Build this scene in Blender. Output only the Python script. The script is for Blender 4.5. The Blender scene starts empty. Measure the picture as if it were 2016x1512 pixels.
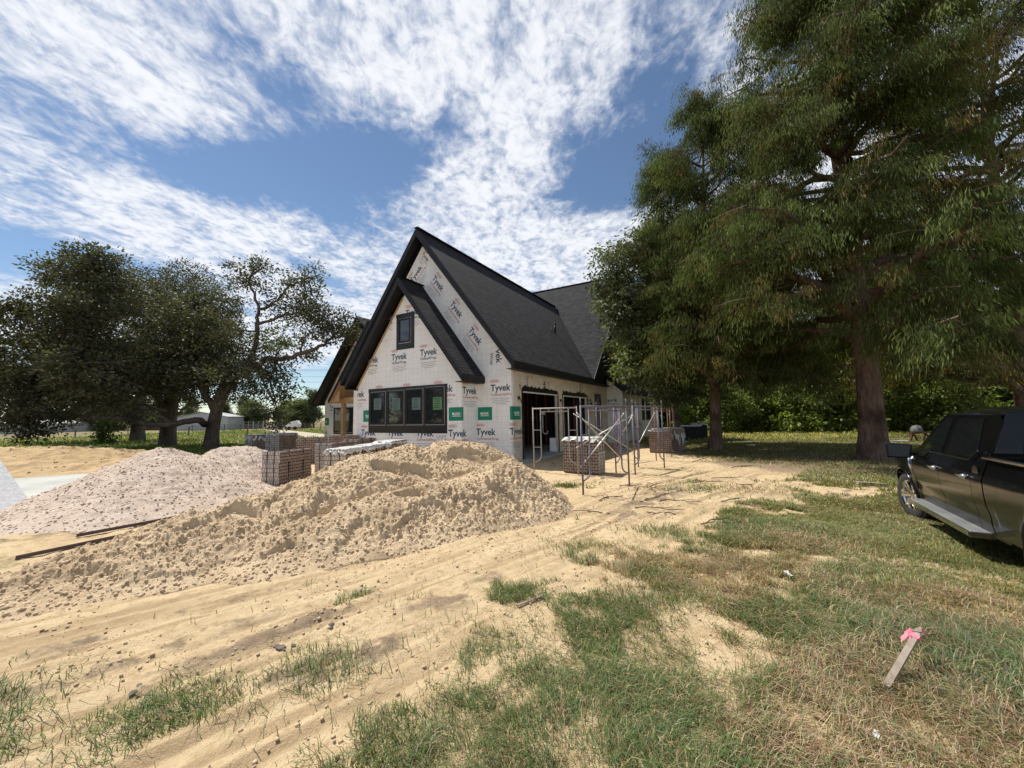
import bpy, bmesh, math, random
import numpy as np
from mathutils import Vector, Matrix, Euler
R = math.radians
random.seed(7)
rng = np.random.default_rng(7)
C = bpy.context.scene.collection

# ------------------------------------------------------------------ camera
EYE = 1.75
PITCH, ROLL, FPX = .0843, .0171, 763.75
cd = bpy.data.cameras.new('camera'); cam = bpy.data.objects.new('camera', cd); C.objects.link(cam)
cd.sensor_width = 36; cd.lens = 36 * FPX / 2016; cd.clip_start = .05; cd.clip_end = 3000
fw = Vector((0, math.cos(PITCH), math.sin(PITCH))); u0 = Vector((0, -math.sin(PITCH), math.cos(PITCH))); x0 = Vector((1, 0, 0))
rt = x0 * math.cos(ROLL) - u0 * math.sin(ROLL); up = x0 * math.sin(ROLL) + u0 * math.cos(ROLL)
cam.matrix_world = Matrix(((rt.x, up.x, -fw.x, 0), (rt.y, up.y, -fw.y, 0), (rt.z, up.z, -fw.z, EYE), (0, 0, 0, 1)))
bpy.context.scene.camera = cam

# ------------------------------------------------------------------ sun and sky
SUN_EL = R(58); SUN_AZ = R(-56)            # azimuth from +Y towards +X
sd = Vector((math.sin(SUN_AZ) * math.cos(SUN_EL), math.cos(SUN_AZ) * math.cos(SUN_EL), math.sin(SUN_EL)))
sl = bpy.data.lights.new('sun', 'SUN'); sl.energy = 4.6; sl.angle = R(.55); sl.color = (1, .95, .87)
so = bpy.data.objects.new('sun', sl); C.objects.link(so); so.rotation_euler = sd.to_track_quat('Z', 'Y').to_euler(); so.location = (-30, 20, 60)

W = bpy.data.worlds.new('World'); bpy.context.scene.world = W; W.use_nodes = True
nt = W.node_tree; nt.nodes.clear()
def N(tree, typ, **kw):
    n = tree.nodes.new(typ)
    for k, v in kw.items():
        if k.startswith('i_'):
            n.inputs[k[2:].replace('_', ' ')].default_value = v
        else: setattr(n, k, v)
    return n
def L(tree, a, b): tree.links.new(a, b)
def M(tree, op, a, b=None, c=None, clamp=False):
    n = tree.nodes.new('ShaderNodeMath'); n.operation = op; n.use_clamp = clamp
    for i, v in enumerate((a, b, c)):
        if v is None: continue
        if isinstance(v, (int, float)): n.inputs[i].default_value = v
        else: tree.links.new(v, n.inputs[i])
    return n.outputs[0]
out = N(nt, 'ShaderNodeOutputWorld'); bg = N(nt, 'ShaderNodeBackground')
sky = N(nt, 'ShaderNodeTexSky', sky_type='NISHITA', sun_disc=False, sun_elevation=SUN_EL, sun_rotation=SUN_AZ, air_density=1.0, dust_density=.05, ozone_density=3.0)
SKYK = .085
bg.inputs['Strength'].default_value = SKYK
tc = N(nt, 'ShaderNodeTexCoord'); sep = N(nt, 'ShaderNodeSeparateXYZ'); L(nt, tc.outputs['Generated'], sep.inputs[0])
X, Y, Z = sep.outputs
zz = M(nt, 'MAXIMUM', Z, .03)
px = M(nt, 'DIVIDE', X, M(nt, 'ADD', zz, .06)); py = M(nt, 'DIVIDE', Y, M(nt, 'ADD', zz, .06))
cv = N(nt, 'ShaderNodeCombineXYZ'); L(nt, px, cv.inputs[0]); L(nt, M(nt, 'MULTIPLY', py, .72), cv.inputs[1])
def noise(tree, vec, scale, detail=6, rough=.55, dist=0.0, off=None):
    if off is not None:
        a = N(tree, 'ShaderNodeVectorMath', operation='ADD'); L(tree, vec, a.inputs[0]); a.inputs[1].default_value = off; vec = a.outputs[0]
    n = N(tree, 'ShaderNodeTexNoise'); n.inputs['Scale'].default_value = scale; n.inputs['Detail'].default_value = detail
    n.inputs['Roughness'].default_value = rough; n.inputs['Distortion'].default_value = dist
    L(tree, vec, n.inputs['Vector']); return n.outputs['Fac']
n1 = noise(nt, cv.outputs[0], 1.6, 8, .6, .8, (3.1, 1.7, 0))
n2 = noise(nt, cv.outputs[0], 9.0, 7, .62, .9)
n3 = noise(nt, cv.outputs[0], 28.0, 4, .6, .3)
az = M(nt, 'ARCTAN2', X, Y); el = M(nt, 'ARCSINE', Z)
# large cloud banks (+) and open blue (-), by compass direction and height in the sky (degrees): az, el, half-sizes, turn, amount
BANKS = [(-30, 30.5, 15, 3.4, 16, -1.7), (-9.4, 38.6, 2.4, 1.4, 0, -.6), (-25.5, 27.5, 7, 2.2, -20, -.7), (18, 32, 10, 4.2, 0, -1.5), (21, 40, 6, 2.6, -10, -.4), (-50, 16, 7, 1.3, 4, -1.1), (-29, 19.8, 6, 1.2, -23, -1.0), (-27, 2.6, 16, 3.6, 0, -1.8),
         (-31, 38, 4, 1.8, 20, -.6), (-48, 34, 10, 5, -20, .8), (-20, 45, 20, 5, 0, .8), (4, 45, 20, 6, 0, .75), (-2, 33, 9.5, 4.2, 12, 1.1), (0, 25, 15, 5, 0, .5), (-38, 20.8, 15, 3.4, -14, 1.25), (-27, 10.5, 14, 2.6, 0, 1.5), (13, 24, 11, 4, 0, .6), (32, 39, 6, 5, 0, .3), (-50, 10, 12, 2, 0, .8), (40, 25, 12, 12, 0, .4)]
tot = M(nt, 'MULTIPLY', M(nt, 'SUBTRACT', n1, .5), 2.3)
for a, e, sa, se, tr, am in BANKS:
    dx = M(nt, 'SUBTRACT', az, R(a)); dy = M(nt, 'SUBTRACT', el, R(e)); c_, s_ = math.cos(R(tr)), math.sin(R(tr))
    uu = M(nt, 'ADD', M(nt, 'MULTIPLY', dx, c_ / R(sa)), M(nt, 'MULTIPLY', dy, s_ / R(sa)))
    vv = M(nt, 'ADD', M(nt, 'MULTIPLY', dx, -s_ / R(se)), M(nt, 'MULTIPLY', dy, c_ / R(se)))
    r2 = M(nt, 'ADD', M(nt, 'MULTIPLY', uu, uu), M(nt, 'MULTIPLY', vv, vv))
    tot = M(nt, 'ADD', tot, M(nt, 'MULTIPLY', M(nt, 'EXPONENT', M(nt, 'MULTIPLY', r2, -1.0)), am))
tot = M(nt, 'MINIMUM', tot, .42); tot = M(nt, 'MAXIMUM', tot, -1.1)
tot = M(nt, 'ADD', tot, M(nt, 'MULTIPLY', M(nt, 'SUBTRACT', n2, .5), 1.75))
tot = M(nt, 'ADD', tot, M(nt, 'MULTIPLY', M(nt, 'SUBTRACT', n3, .5), 1.2))
dens = M(nt, 'MULTIPLY', M(nt, 'ADD', tot, .52), .85, clamp=True)
sm = N(nt, 'ShaderNodeMapRange', interpolation_type='SMOOTHSTEP'); L(nt, dens, sm.inputs['Value']); sm.inputs['From Max'].default_value = 1.0
fac = M(nt, 'MULTIPLY', sm.outputs[0], .90)
ccol = N(nt, 'ShaderNodeMixRGB'); cn_ = M(nt, 'MULTIPLY', dens, M(nt, 'MULTIPLY', M(nt, 'SUBTRACT', M(nt, 'ADD', n2, M(nt, 'MULTIPLY', n3, .6)), .45), 3.0, clamp=True)); L(nt, cn_, ccol.inputs['Fac'])
ccol.inputs['Color1'].default_value = (5.0, 5.5, 6.5, 1); ccol.inputs['Color2'].default_value = (8.7, 8.8, 9.1, 1)
skt = N(nt, 'ShaderNodeMixRGB', blend_type='MULTIPLY'); skt.inputs['Fac'].default_value = 1; L(nt, sky.outputs[0], skt.inputs['Color1']); skt.inputs['Color2'].default_value = (.95, .95, .93, 1)
mx = N(nt, 'ShaderNodeMixRGB'); L(nt, fac, mx.inputs['Fac']); L(nt, skt.outputs[0], mx.inputs['Color1']); L(nt, ccol.outputs[0], mx.inputs['Color2'])
L(nt, mx.outputs[0], bg.inputs['Color']); L(nt, bg.outputs[0], out.inputs[0])
vs = bpy.context.scene.view_settings; vs.view_transform = 'Standard'; vs.look = 'None'; vs.gamma = 1; vs.exposure = .45; vs.use_curve_mapping = False

# ------------------------------------------------------------------ measuring helpers (world positions worked out from the photo's geometry)
def ray(x, y):
    a = (x - 1008) / FPX; b = (756 - y) / FPX
    return rt * a + up * b + fw
def G(x, y, z=0.0):
    d = ray(x, y); t = (z - EYE) / d.z; return Vector((0, 0, EYE)) + d * t
def at(x, y, Y):
    d = ray(x, y); return Vector((0, 0, EYE)) + d * (Y / d.y)

# ------------------------------------------------------------------ object helpers
def tag(o, label=None, cat=None, group=None, kind=None):
    if label: o['label'] = label
    if cat: o['category'] = cat
    if group: o['group'] = group
    if kind: o['kind'] = kind
    return o
def thing(name, label, cat, loc=(0, 0, 0), rz=0.0, group=None):
    o = bpy.data.objects.new(name, None); C.objects.link(o); o.location = loc; o.rotation_euler = (0, 0, rz); o.empty_display_size = .2
    return tag(o, label, cat, group)
def copy_tree(o, parent=None):
    c = o.copy(); C.objects.link(c); c.parent = parent
    for ch in list(o.children): copy_tree(ch, c)
    return c

class MB:
    def __init__(s): s.v = []; s.f = []; s.mi = []; s.m = 0; s.sm = []; s.smooth = False
    def add(s, vs, fs):
        b = len(s.v); s.v += [tuple(p) for p in vs]
        for f in fs: s.f.append([b + i for i in f]); s.mi.append(s.m); s.sm.append(s.smooth)
    def box(s, c, d, rot=None):
        c = Vector(c); h = Vector(d) / 2; vs = []
        for k in range(8):
            p = Vector(((1 if k & 1 else -1) * h.x, (1 if k & 2 else -1) * h.y, (1 if k & 4 else -1) * h.z))
            if rot is not None: p = rot @ p
            vs.append(c + p)
        s.add(vs, [(0, 2, 3, 1), (4, 5, 7, 6), (0, 1, 5, 4), (2, 6, 7, 3), (0, 4, 6, 2), (1, 3, 7, 5)])
    def bar(s, a, b, w, h, upv=(0, 0, 1)):
        a, b = Vector(a), Vector(b); d = (b - a); l = d.length; d.normalize(); u = Vector(upv)
        sdv = d.cross(u)
        if sdv.length < 1e-4: sdv = d.cross(Vector((1, 0, 0)))
        sdv.normalize(); u = sdv.cross(d).normalized()
        s.box((a + b) / 2, (l, w, h), Matrix((d, sdv, u)).transposed())
    def tube(s, pts, rs, n=8, caps=True):
        pts = [Vector(p) for p in pts]
        if isinstance(rs, (int, float)): rs = [rs] * len(pts)
        rings = []; prev = None
        for i, p in enumerate(pts):
            t = (pts[min(i + 1, len(pts) - 1)] - pts[max(i - 1, 0)]).normalized()
            if prev is None:
                a = t.cross(Vector((0, 0, 1)))
                if a.length < 1e-3: a = t.cross(Vector((1, 0, 0)))
            else:
                a = prev - t * prev.dot(t)
                if a.length < 1e-5: a = t.cross(Vector((1, 0, 0)))
            a.normalize(); prev = a; b = t.cross(a)
            rings.append([p + (a * math.cos(2 * math.pi * k / n) + b * math.sin(2 * math.pi * k / n)) * rs[i] for k in range(n)])
        vs = [v for r in rings for v in r]; fs = []
        for i in range(len(rings) - 1):
            for k in range(n): fs.append((i * n + k, i * n + (k + 1) % n, (i + 1) * n + (k + 1) % n, (i + 1) * n + k))
        if caps: fs.append(tuple(range(n - 1, -1, -1))); fs.append(tuple((len(rings) - 1) * n + k for k in range(n)))
        s.add(vs, fs)
    def prism(s, poly, ext):
        # poly: list of 3d points (planar), ext: vector
        n = len(poly); P = [Vector(p) for p in poly]; e = Vector(ext)
        nn = Vector((0, 0, 0))
        for i in range(n): nn += P[i].cross(P[(i + 1) % n])
        if nn.dot(e) > 0: P = P[::-1]
        s.add(P + [p + e for p in P], [tuple(range(n)), tuple(range(2 * n - 1, n - 1, -1))] + [(i, n + i, n + (i + 1) % n, (i + 1) % n) for i in range(n)])
    def lathe(s, prof, n, mat):
        # prof: (radius, axial) ; axis = local X of mat
        vs = []
        for r, a in prof:
            for k in range(n):
                t = 2 * math.pi * k / n; vs.append(mat @ Vector((a, r * math.cos(t), r * math.sin(t))))
        fs = [(i * n + k, i * n + (k + 1) % n, (i + 1) * n + (k + 1) % n, (i + 1) * n + k) for i in range(len(prof) - 1) for k in range(n)]
        s.add(vs, fs)
    def build(s, name, mats, parent=None, bevel=0, shadow=True):
        me = bpy.data.meshes.new(name); me.from_pydata(s.v, [], s.f)
        if not isinstance(mats, (list, tuple)): mats = [mats]
        for m in mats: me.materials.append(m)
        me.polygons.foreach_set('material_index', s.mi); me.polygons.foreach_set('use_smooth', s.sm)
        auto_uv(me); me.update()
        o = bpy.data.objects.new(name, me); C.objects.link(o)
        if parent is not None: o.parent = parent
        if bevel:
            b = o.modifiers.new('b', 'BEVEL'); b.width = bevel; b.segments = 2; b.limit_method = 'ANGLE'; b.angle_limit = R(40)
        return o
def auto_uv(me):
    uvl = me.uv_layers.new(name='UVMap'); co = np.empty(len(me.vertices) * 3, np.float32); me.vertices.foreach_get('co', co); co = co.reshape(-1, 3)
    nl = len(me.loops); vi = np.empty(nl, np.int32); me.loops.foreach_get('vertex_index', vi)
    npoly = len(me.polygons); nor = np.empty(npoly * 3, np.float32); me.polygons.foreach_get('normal', nor); nor = nor.reshape(-1, 3)
    ltot = np.empty(npoly, np.int32); me.polygons.foreach_get('loop_total', ltot)
    pn = np.repeat(nor, ltot, axis=0)
    hx = np.stack([-pn[:, 1], pn[:, 0], np.zeros(nl)], 1); ln = np.linalg.norm(hx, axis=1)
    flat = ln < .05; hx[flat] = (1, 0, 0); ln[flat] = 1; hx /= ln[:, None]
    vy = np.cross(pn, hx); p = co[vi]
    uv = np.stack([(p * hx).sum(1), (p * vy).sum(1)], 1).astype(np.float32)
    # faces are stored polygon by polygon, loops in order
    uvl.data.foreach_set('uv', uv.ravel())
def np_mesh(name, verts, faces, mats, parent=None, col=None, smooth=False, matidx=None, attrs=None):
    """verts (n,3), faces (m,k) all the same k"""
    me = bpy.data.meshes.new(name); n, k = len(verts), faces.shape[1]
    me.vertices.add(n); me.vertices.foreach_set('co', np.asarray(verts, np.float32).ravel())
    me.loops.add(faces.size); me.loops.foreach_set('vertex_index', faces.astype(np.int32).ravel())
    me.polygons.add(len(faces)); me.polygons.foreach_set('loop_start', np.arange(0, faces.size, k, dtype=np.int32)); me.polygons.foreach_set('loop_total', np.full(len(faces), k, np.int32))
    if not isinstance(mats, (list, tuple)): mats = [mats]
    for m in mats: me.materials.append(m)
    if matidx is not None: me.polygons.foreach_set('material_index', matidx.astype(np.int32))
    if smooth: me.polygons.foreach_set('use_smooth', np.ones(len(faces), bool))
    if col is not None:
        ca = me.color_attributes.new('Col', 'FLOAT_COLOR', 'POINT'); c4 = np.ones((n, 4), np.float32); c4[:, :3] = col; ca.data.foreach_set('color', c4.ravel())
    for an, av in (attrs or {}).items():
        a = me.attributes.new(an, 'FLOAT', 'POINT'); a.data.foreach_set('value', np.asarray(av, np.float32))
    me.update(calc_edges=True); me.validate()
    o = bpy.data.objects.new(name, me); C.objects.link(o)
    if parent is not None: o.parent = parent
    return o

# ------------------------------------------------------------------ numpy noise
_T = rng.random((256, 256)).astype(np.float64)
def vnoise(x, y):
    xi = np.floor(x).astype(int); yi = np.floor(y).astype(int); fx = x - xi; fy = y - yi
    fx = fx * fx * fx * (fx * (fx * 6 - 15) + 10); fy = fy * fy * fy * (fy * (fy * 6 - 15) + 10)
    a = _T[xi & 255, yi & 255]; b = _T[(xi + 1) & 255, yi & 255]; c = _T[xi & 255, (yi + 1) & 255]; d = _T[(xi + 1) & 255, (yi + 1) & 255]
    return (a * (1 - fx) + b * fx) * (1 - fy) + (c * (1 - fx) + d * fx) * fy
def fbm(x, y, oc=4, g=.5):
    s = np.zeros_like(x, dtype=float); am = 1.; t = 0
    for i in range(oc):
        s += am * vnoise(x * 2 ** i + 17.3 * i, y * 2 ** i + 9.1 * i); t += am; am *= g
    return s / t
def sstep(a, b, x): t = np.clip((x - a) / (b - a), 0, 1); return t * t * (3 - 2 * t)

# ------------------------------------------------------------------ materials
def mat(name, col=(.5, .5, .5), rough=.7, metal=0., var=.12, scale=4., bump=.0, bscale=30., coat=0., spec=.5, coord='Object', col2=None, trans=0.):
    m = bpy.data.materials.new(name); m.use_nodes = True; t = m.node_tree; b = t.nodes['Principled BSDF']
    b.inputs['Roughness'].default_value = rough; b.inputs['Metallic'].default_value = metal; b.inputs['Specular IOR Level'].default_value = spec
    b.inputs['Coat Weight'].default_value = coat
    tcn = N(t, 'ShaderNodeTexCoord'); v = tcn.outputs[coord]
    f = noise(t, v, scale, 5, .6)
    r = N(t, 'ShaderNodeMixRGB'); mr = N(t, 'ShaderNodeMapRange'); L(t, f, mr.inputs['Value']); mr.inputs['From Min'].default_value = .32; mr.inputs['From Max'].default_value = .68
    L(t, mr.outputs[0], r.inputs['Fac'])
    c2 = col2 if col2 else tuple(c * (1 - var * 2) for c in col)
    r.inputs['Color1'].default_value = (*c2, 1); r.inputs['Color2'].default_value = (*(tuple(min(1, c * (1 + var)) for c in col) if not col2 else col), 1)
    L(t, r.outputs[0], b.inputs['Base Color'])
    if bump:
        bn = N(t, 'ShaderNodeBump'); bn.inputs['Strength'].default_value = bump; bn.inputs['Distance'].default_value = .02
        L(t, noise(t, v, bscale, 5, .6), bn.inputs['Height']); L(t, bn.outputs[0], b.inputs['Normal'])
    return m
def leafmat(name, trans=.3, rough=.55, spec=.35):
    m = bpy.data.materials.new(name); m.use_nodes = True; t = m.node_tree; b = t.nodes['Principled BSDF']; o = t.nodes['Material Output']
    a = N(t, 'ShaderNodeAttribute', attribute_name='Col'); L(t, a.outputs['Color'], b.inputs['Base Color']); b.inputs['Roughness'].default_value = rough; b.inputs['Specular IOR Level'].default_value = spec
    tr = N(t, 'ShaderNodeBsdfTranslucent'); mm = N(t, 'ShaderNodeMixRGB', blend_type='MULTIPLY'); mm.inputs['Fac'].default_value = 1
    L(t, a.outputs['Color'], mm.inputs['Color1']); mm.inputs['Color2'].default_value = (1.5, 1.6, .7, 1); L(t, mm.outputs[0], tr.inputs['Color'])
    ms = N(t, 'ShaderNodeMixShader'); ms.inputs['Fac'].default_value = trans; L(t, b.outputs[0], ms.inputs[1]); L(t, tr.outputs[0], ms.inputs[2]); L(t, ms.outputs[0], o.inputs['Surface'])
    return m
def brickmat(name, c1, c2, mortar, bw, bh, ms=.012, bump=.4, offset=.5, rough=.85, holes=False, msmooth=.1):
    m = bpy.data.materials.new(name); m.use_nodes = True; t = m.node_tree; b = t.nodes['Principled BSDF']; b.inputs['Roughness'].default_value = rough
    b.inputs['Specular IOR Level'].default_value = .25
    uv = N(t, 'ShaderNodeUVMap'); br = N(t, 'ShaderNodeTexBrick'); br.offset = offset; L(t, uv.outputs[0], br.inputs['Vector'])
    br.inputs['Color1'].default_value = (*c1, 1); br.inputs['Color2'].default_value = (*c2, 1); br.inputs['Mortar'].default_value = (*mortar, 1)
    br.inputs['Scale'].default_value = 1; br.inputs['Brick Width'].default_value = bw; br.inputs['Row Height'].default_value = bh; br.inputs['Mortar Size'].default_value = ms; br.inputs['Mortar Smooth'].default_value = msmooth
    col = br.outputs['Color']; f = noise(t, uv.outputs[0], 3.0, 6, .65)
    r = N(t, 'ShaderNodeMixRGB', blend_type='MULTIPLY'); r.inputs['Fac'].default_value = .8; L(t, col, r.inputs['Color1'])
    g2 = N(t, 'ShaderNodeMapRange'); L(t, f, g2.inputs['Value']); g2.inputs['From Min'].default_value = .3; g2.inputs['From Max'].default_value = .7; g2.inputs['To Min'].default_value = .65; g2.inputs['To Max'].default_value = 1.25
    L(t, g2.outputs[0], r.inputs['Color2'])
    last = r.outputs[0]
    if holes:      # core holes of stacked brick: dark pits, three to a brick
        vm = N(t, 'ShaderNodeVectorMath', operation='MULTIPLY'); L(t, uv.outputs[0], vm.inputs[0]); vm.inputs[1].default_value = (1 / holes[0], 1 / holes[1], 0)
        fr = N(t, 'ShaderNodeVectorMath', operation='FRACTION'); L(t, vm.outputs[0], fr.inputs[0]); sp = N(t, 'ShaderNodeSeparateXYZ'); L(t, fr.outputs[0], sp.inputs[0])
        ax = M(t, 'ABSOLUTE', M(t, 'SUBTRACT', sp.outputs[0], .5)); ay = M(t, 'ABSOLUTE', M(t, 'SUBTRACT', sp.outputs[1], .5))
        hole = M(t, 'MULTIPLY', M(t, 'LESS_THAN', ax, .33), M(t, 'LESS_THAN', ay, .24))
        hm = N(t, 'ShaderNodeMixRGB'); L(t, hole, hm.inputs['Fac']); L(t, last, hm.inputs['Color1']); hm.inputs['Color2'].default_value = (.03, .02, .017, 1); last = hm.outputs[0]
    L(t, last, b.inputs['Base Color'])
    bn = N(t, 'ShaderNodeBump'); bn.inputs['Strength'].default_value = bump; bn.inputs['Distance'].default_value = .02; bn.invert = True
    L(t, br.outputs['Fac'], bn.inputs['Height']); L(t, bn.outputs[0], b.inputs['Normal'])
    return m
m_dark = mat('black_trim_paint', (.011, .011, .014), .6, var=.2, spec=.4)
m_flash = mat('black_flashing_tape', (.008, .008, .009), .38, var=.3, scale=8, bump=.5, bscale=14)
def shinglemat():
    m = bpy.data.materials.new('charcoal_shingles'); m.use_nodes = True; t = m.node_tree; b = t.nodes['Principled BSDF']; b.inputs['Roughness'].default_value = .92; b.inputs['Specular IOR Level'].default_value = .2
    uv = N(t, 'ShaderNodeUVMap'); br = N(t, 'ShaderNodeTexBrick'); br.offset = .37; L(t, uv.outputs[0], br.inputs['Vector'])
    for k_, v_ in (('Color1', (.036, .035, .038, 1)), ('Color2', (.015, .0145, .017, 1)), ('Mortar', (.03, .03, .03, 1)), ('Scale', 1), ('Brick Width', .30), ('Row Height', .16), ('Mortar Size', .0)): br.inputs[k_].default_value = v_
    sp = N(t, 'ShaderNodeSeparateXYZ'); L(t, uv.outputs[0], sp.inputs[0]); fr = M(t, 'FRACT', M(t, 'DIVIDE', sp.outputs[1], .16))
    jn = noise(t, uv.outputs[0], 9, 3, .6); ln_ = M(t, 'LESS_THAN', fr, M(t, 'ADD', .12, M(t, 'MULTIPLY', jn, .26)))
    c = N(t, 'ShaderNodeMixRGB'); L(t, ln_, c.inputs['Fac']); L(t, br.outputs['Color'], c.inputs[1]); c.inputs[2].default_value = (.004, .004, .005, 1)
    c2 = N(t, 'ShaderNodeMixRGB', blend_type='MULTIPLY'); c2.inputs['Fac'].default_value = .7; L(t, c.outputs[0], c2.inputs[1]); L(t, ramp0(t, noise(t, uv.outputs[0], 2.5, 6, .7)), c2.inputs[2]); L(t, c2.outputs[0], b.inputs['Base Color'])
    bn = N(t, 'ShaderNodeBump'); bn.inputs['Strength'].default_value = 1; bn.inputs['Distance'].default_value = .02; L(t, M(t, 'SUBTRACT', 1, fr), bn.inputs['Height']); L(t, bn.outputs[0], b.inputs['Normal']); return m
def ramp0(t, f):
    g2 = N(t, 'ShaderNodeMapRange'); L(t, f, g2.inputs['Value']); g2.inputs['From Min'].default_value = .3; g2.inputs['From Max'].default_value = .7; g2.inputs['To Min'].default_value = .6; g2.inputs['To Max'].default_value = 1.35; return g2.outputs[0]
m_shingle = shinglemat()
m_wood = mat('raw_lumber', (.42, .27, .14), .75, scale=3, bump=.15)
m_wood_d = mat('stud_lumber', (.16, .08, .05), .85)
m_greywood = mat('weathered_wood', (.34, .29, .23), .9, scale=9, bump=.4, col2=(.2, .16, .12))
m_glass = mat('window_glass', (.02, .025, .03), .03, var=.1, spec=1.0)
m_ink = mat('navy_print', (.05, .08, .13), .7, var=.05)
m_redink = mat('red_print', (.55, .12, .1), .7, var=.05)
m_blkink = mat('grey_print', (.2, .2, .22), .7, var=.05)
m_green = mat('green_print', (.0, .22, .14), .55, var=.06, scale=6, bump=.2, bscale=6)
m_white = mat('white_print', (.8, .8, .8), .6, var=.03)
m_slabc = mat('concrete', (.36, .36, .34), .85, scale=1.3, var=.12)
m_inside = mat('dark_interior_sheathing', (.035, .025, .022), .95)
m_galv = mat('galvanised_brace', (.62, .6, .55), .42, .6, scale=20, var=.15)
m_plastic = mat('white_plastic_wrap', (.72, .72, .7), .3, scale=7, bump=.9, bscale=9)
def wrapmat():
    m = bpy.data.materials.new('white_house_wrap'); m.use_nodes = True; t = m.node_tree; b = t.nodes['Principled BSDF']; b.inputs['Roughness'].default_value = .6; b.inputs['Specular IOR Level'].default_value = .3
    uv = N(t, 'ShaderNodeUVMap'); br = N(t, 'ShaderNodeTexBrick'); br.offset = 0; L(t, uv.outputs[0], br.inputs['Vector'])
    br.inputs['Color1'].default_value = (.86, .87, .885, 1); br.inputs['Color2'].default_value = (.88, .89, .90, 1); br.inputs['Mortar'].default_value = (.62, .62, .63, 1)
    br.inputs['Scale'].default_value = 1; br.inputs['Brick Width'].default_value = .22; br.inputs['Row Height'].default_value = .22; br.inputs['Mortar Size'].default_value = .004; br.inputs['Mortar Smooth'].default_value = .3
    f = noise(t, uv.outputs[0], 1.1, 6, .7, .8)
    mr = N(t, 'ShaderNodeMapRange'); L(t, f, mr.inputs['Value']); mr.inputs['From Min'].default_value = .3; mr.inputs['From Max'].default_value = .72; mr.inputs['To Min'].default_value = .90; mr.inputs['To Max'].default_value = 1.04
    r = N(t, 'ShaderNodeMixRGB', blend_type='MULTIPLY'); r.inputs['Fac'].default_value = 1; L(t, br.outputs['Color'], r.inputs['Color1']); L(t, mr.outputs[0], r.inputs['Color2']); L(t, r.outputs[0], b.inputs['Base Color'])
    bn = N(t, 'ShaderNodeBump'); bn.inputs['Strength'].default_value = .9; bn.inputs['Distance'].default_value = .05
    f2 = noise(t, uv.outputs[0], 2.2, 6, .6, 2.6); L(t, f2, bn.inputs['Height']); L(t, bn.outputs[0], b.inputs['Normal'])
    return m
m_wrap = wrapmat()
m_wrap_shade = mat('shade_toned_wrinkled_wrap', (.68, .62, .53), .65, scale=2.5, var=.12, bump=1.0, bscale=5, coord='UV')  # same wrap on the side walls, their shade put into a darker cream

# ================================================================== THE HOUSE (local axes: u along the front, w into the depth, z up)
S = 1.09375
YAW = .5276
house = thing('house', 'unfinished gabled house in white house wrap with black shingle roof and open garage bays', 'house', (-.016 * S, 13.12 * S, 0), -YAW)
DD = .93; UL, UR = -6.685, -1.40; MW = 8.133
def H(u, w, z): return Vector((u * S, w * S, z * S))
def slab(mb, pts, t=.2):
    mb.prism([H(*p) for p in pts], (0, 0, -t * S))
def wallbox(mb, u0, u1, w0, w1, z0, z1):
    a, b = H(u0, w0, z0), H(u1, w1, z1); mb.box((a + b) / 2, (abs(b.x - a.x), abs(b.y - a.y), abs(b.z - a.z)))

_tcache = {}
def textmesh(s, off=.012):
    if (s, off) not in _tcache:
        cu = bpy.data.curves.new('lettering', 'FONT'); cu.body = s; cu.offset = off; cu.resolution_u = 3
        o = bpy.data.objects.new('lettering', cu); me = bpy.data.meshes.new_from_object(o)
        v = [tuple(q.co) for q in me.vertices]; f = [list(p.vertices) for p in me.polygons]
        _tcache[(s, off)] = (v, f, max(q[0] for q in v)); bpy.data.objects.remove(o); bpy.data.curves.remove(cu); bpy.data.meshes.remove(me)
    return _tcache[(s, off)]
def put(mb, s, P, a, z, width=None, height=None, ang=0., clip=None, mi=0, off=.012, hz=1.0):
    """P(a, z) -> point on the wall skin. string s starting at a, baseline z"""
    v, f, wmax = textmesh(s, off); k = (width / wmax) if width else height / .7
    ca, sa = math.cos(ang), math.sin(ang)
    bm = bmesh.new(); vs = [bm.verts.new((a + (x * ca - y * hz * sa) * k, z + (x * sa + y * hz * ca) * k, 0)) for x, y, _ in v]
    for q in f:
        try: bm.faces.new([vs[i] for i in q])
        except ValueError: pass
    if clip:
        for cx, no in ((clip[0], (-1, 0, 0)), (clip[1], (1, 0, 0))):
            bmesh.ops.bisect_plane(bm, geom=bm.verts[:] + bm.edges[:] + bm.faces[:], plane_co=(cx, 0, 0), plane_no=no, clear_outer=True)
    bm.verts.index_update(); mb.m = mi
    mb.add([P(q.co.x, q.co.y) for q in bm.verts], [[q.index for q in fc.verts] for fc in bm.faces]); bm.free()
def rect(mb, P, a0, z0, a1, z1, mi, clip=None, ang=0., org=None):
    if clip: a0, a1 = max(a0, clip[0]), min(a1, clip[1])
    if a1 - a0 < .005: return
    pts = [(a0, z0), (a1, z0), (a1, z1), (a0, z1)]
    if ang:
        pts = [(org[0] + (x - org[0]) * math.cos(ang) - (y - org[1]) * math.sin(ang), org[1] + (x - org[0]) * math.sin(ang) + (y - org[1]) * math.cos(ang)) for x, y in pts]
    mb.m = mi; mb.add([P(*q) for q in pts], [(0, 1, 2, 3)])
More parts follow.
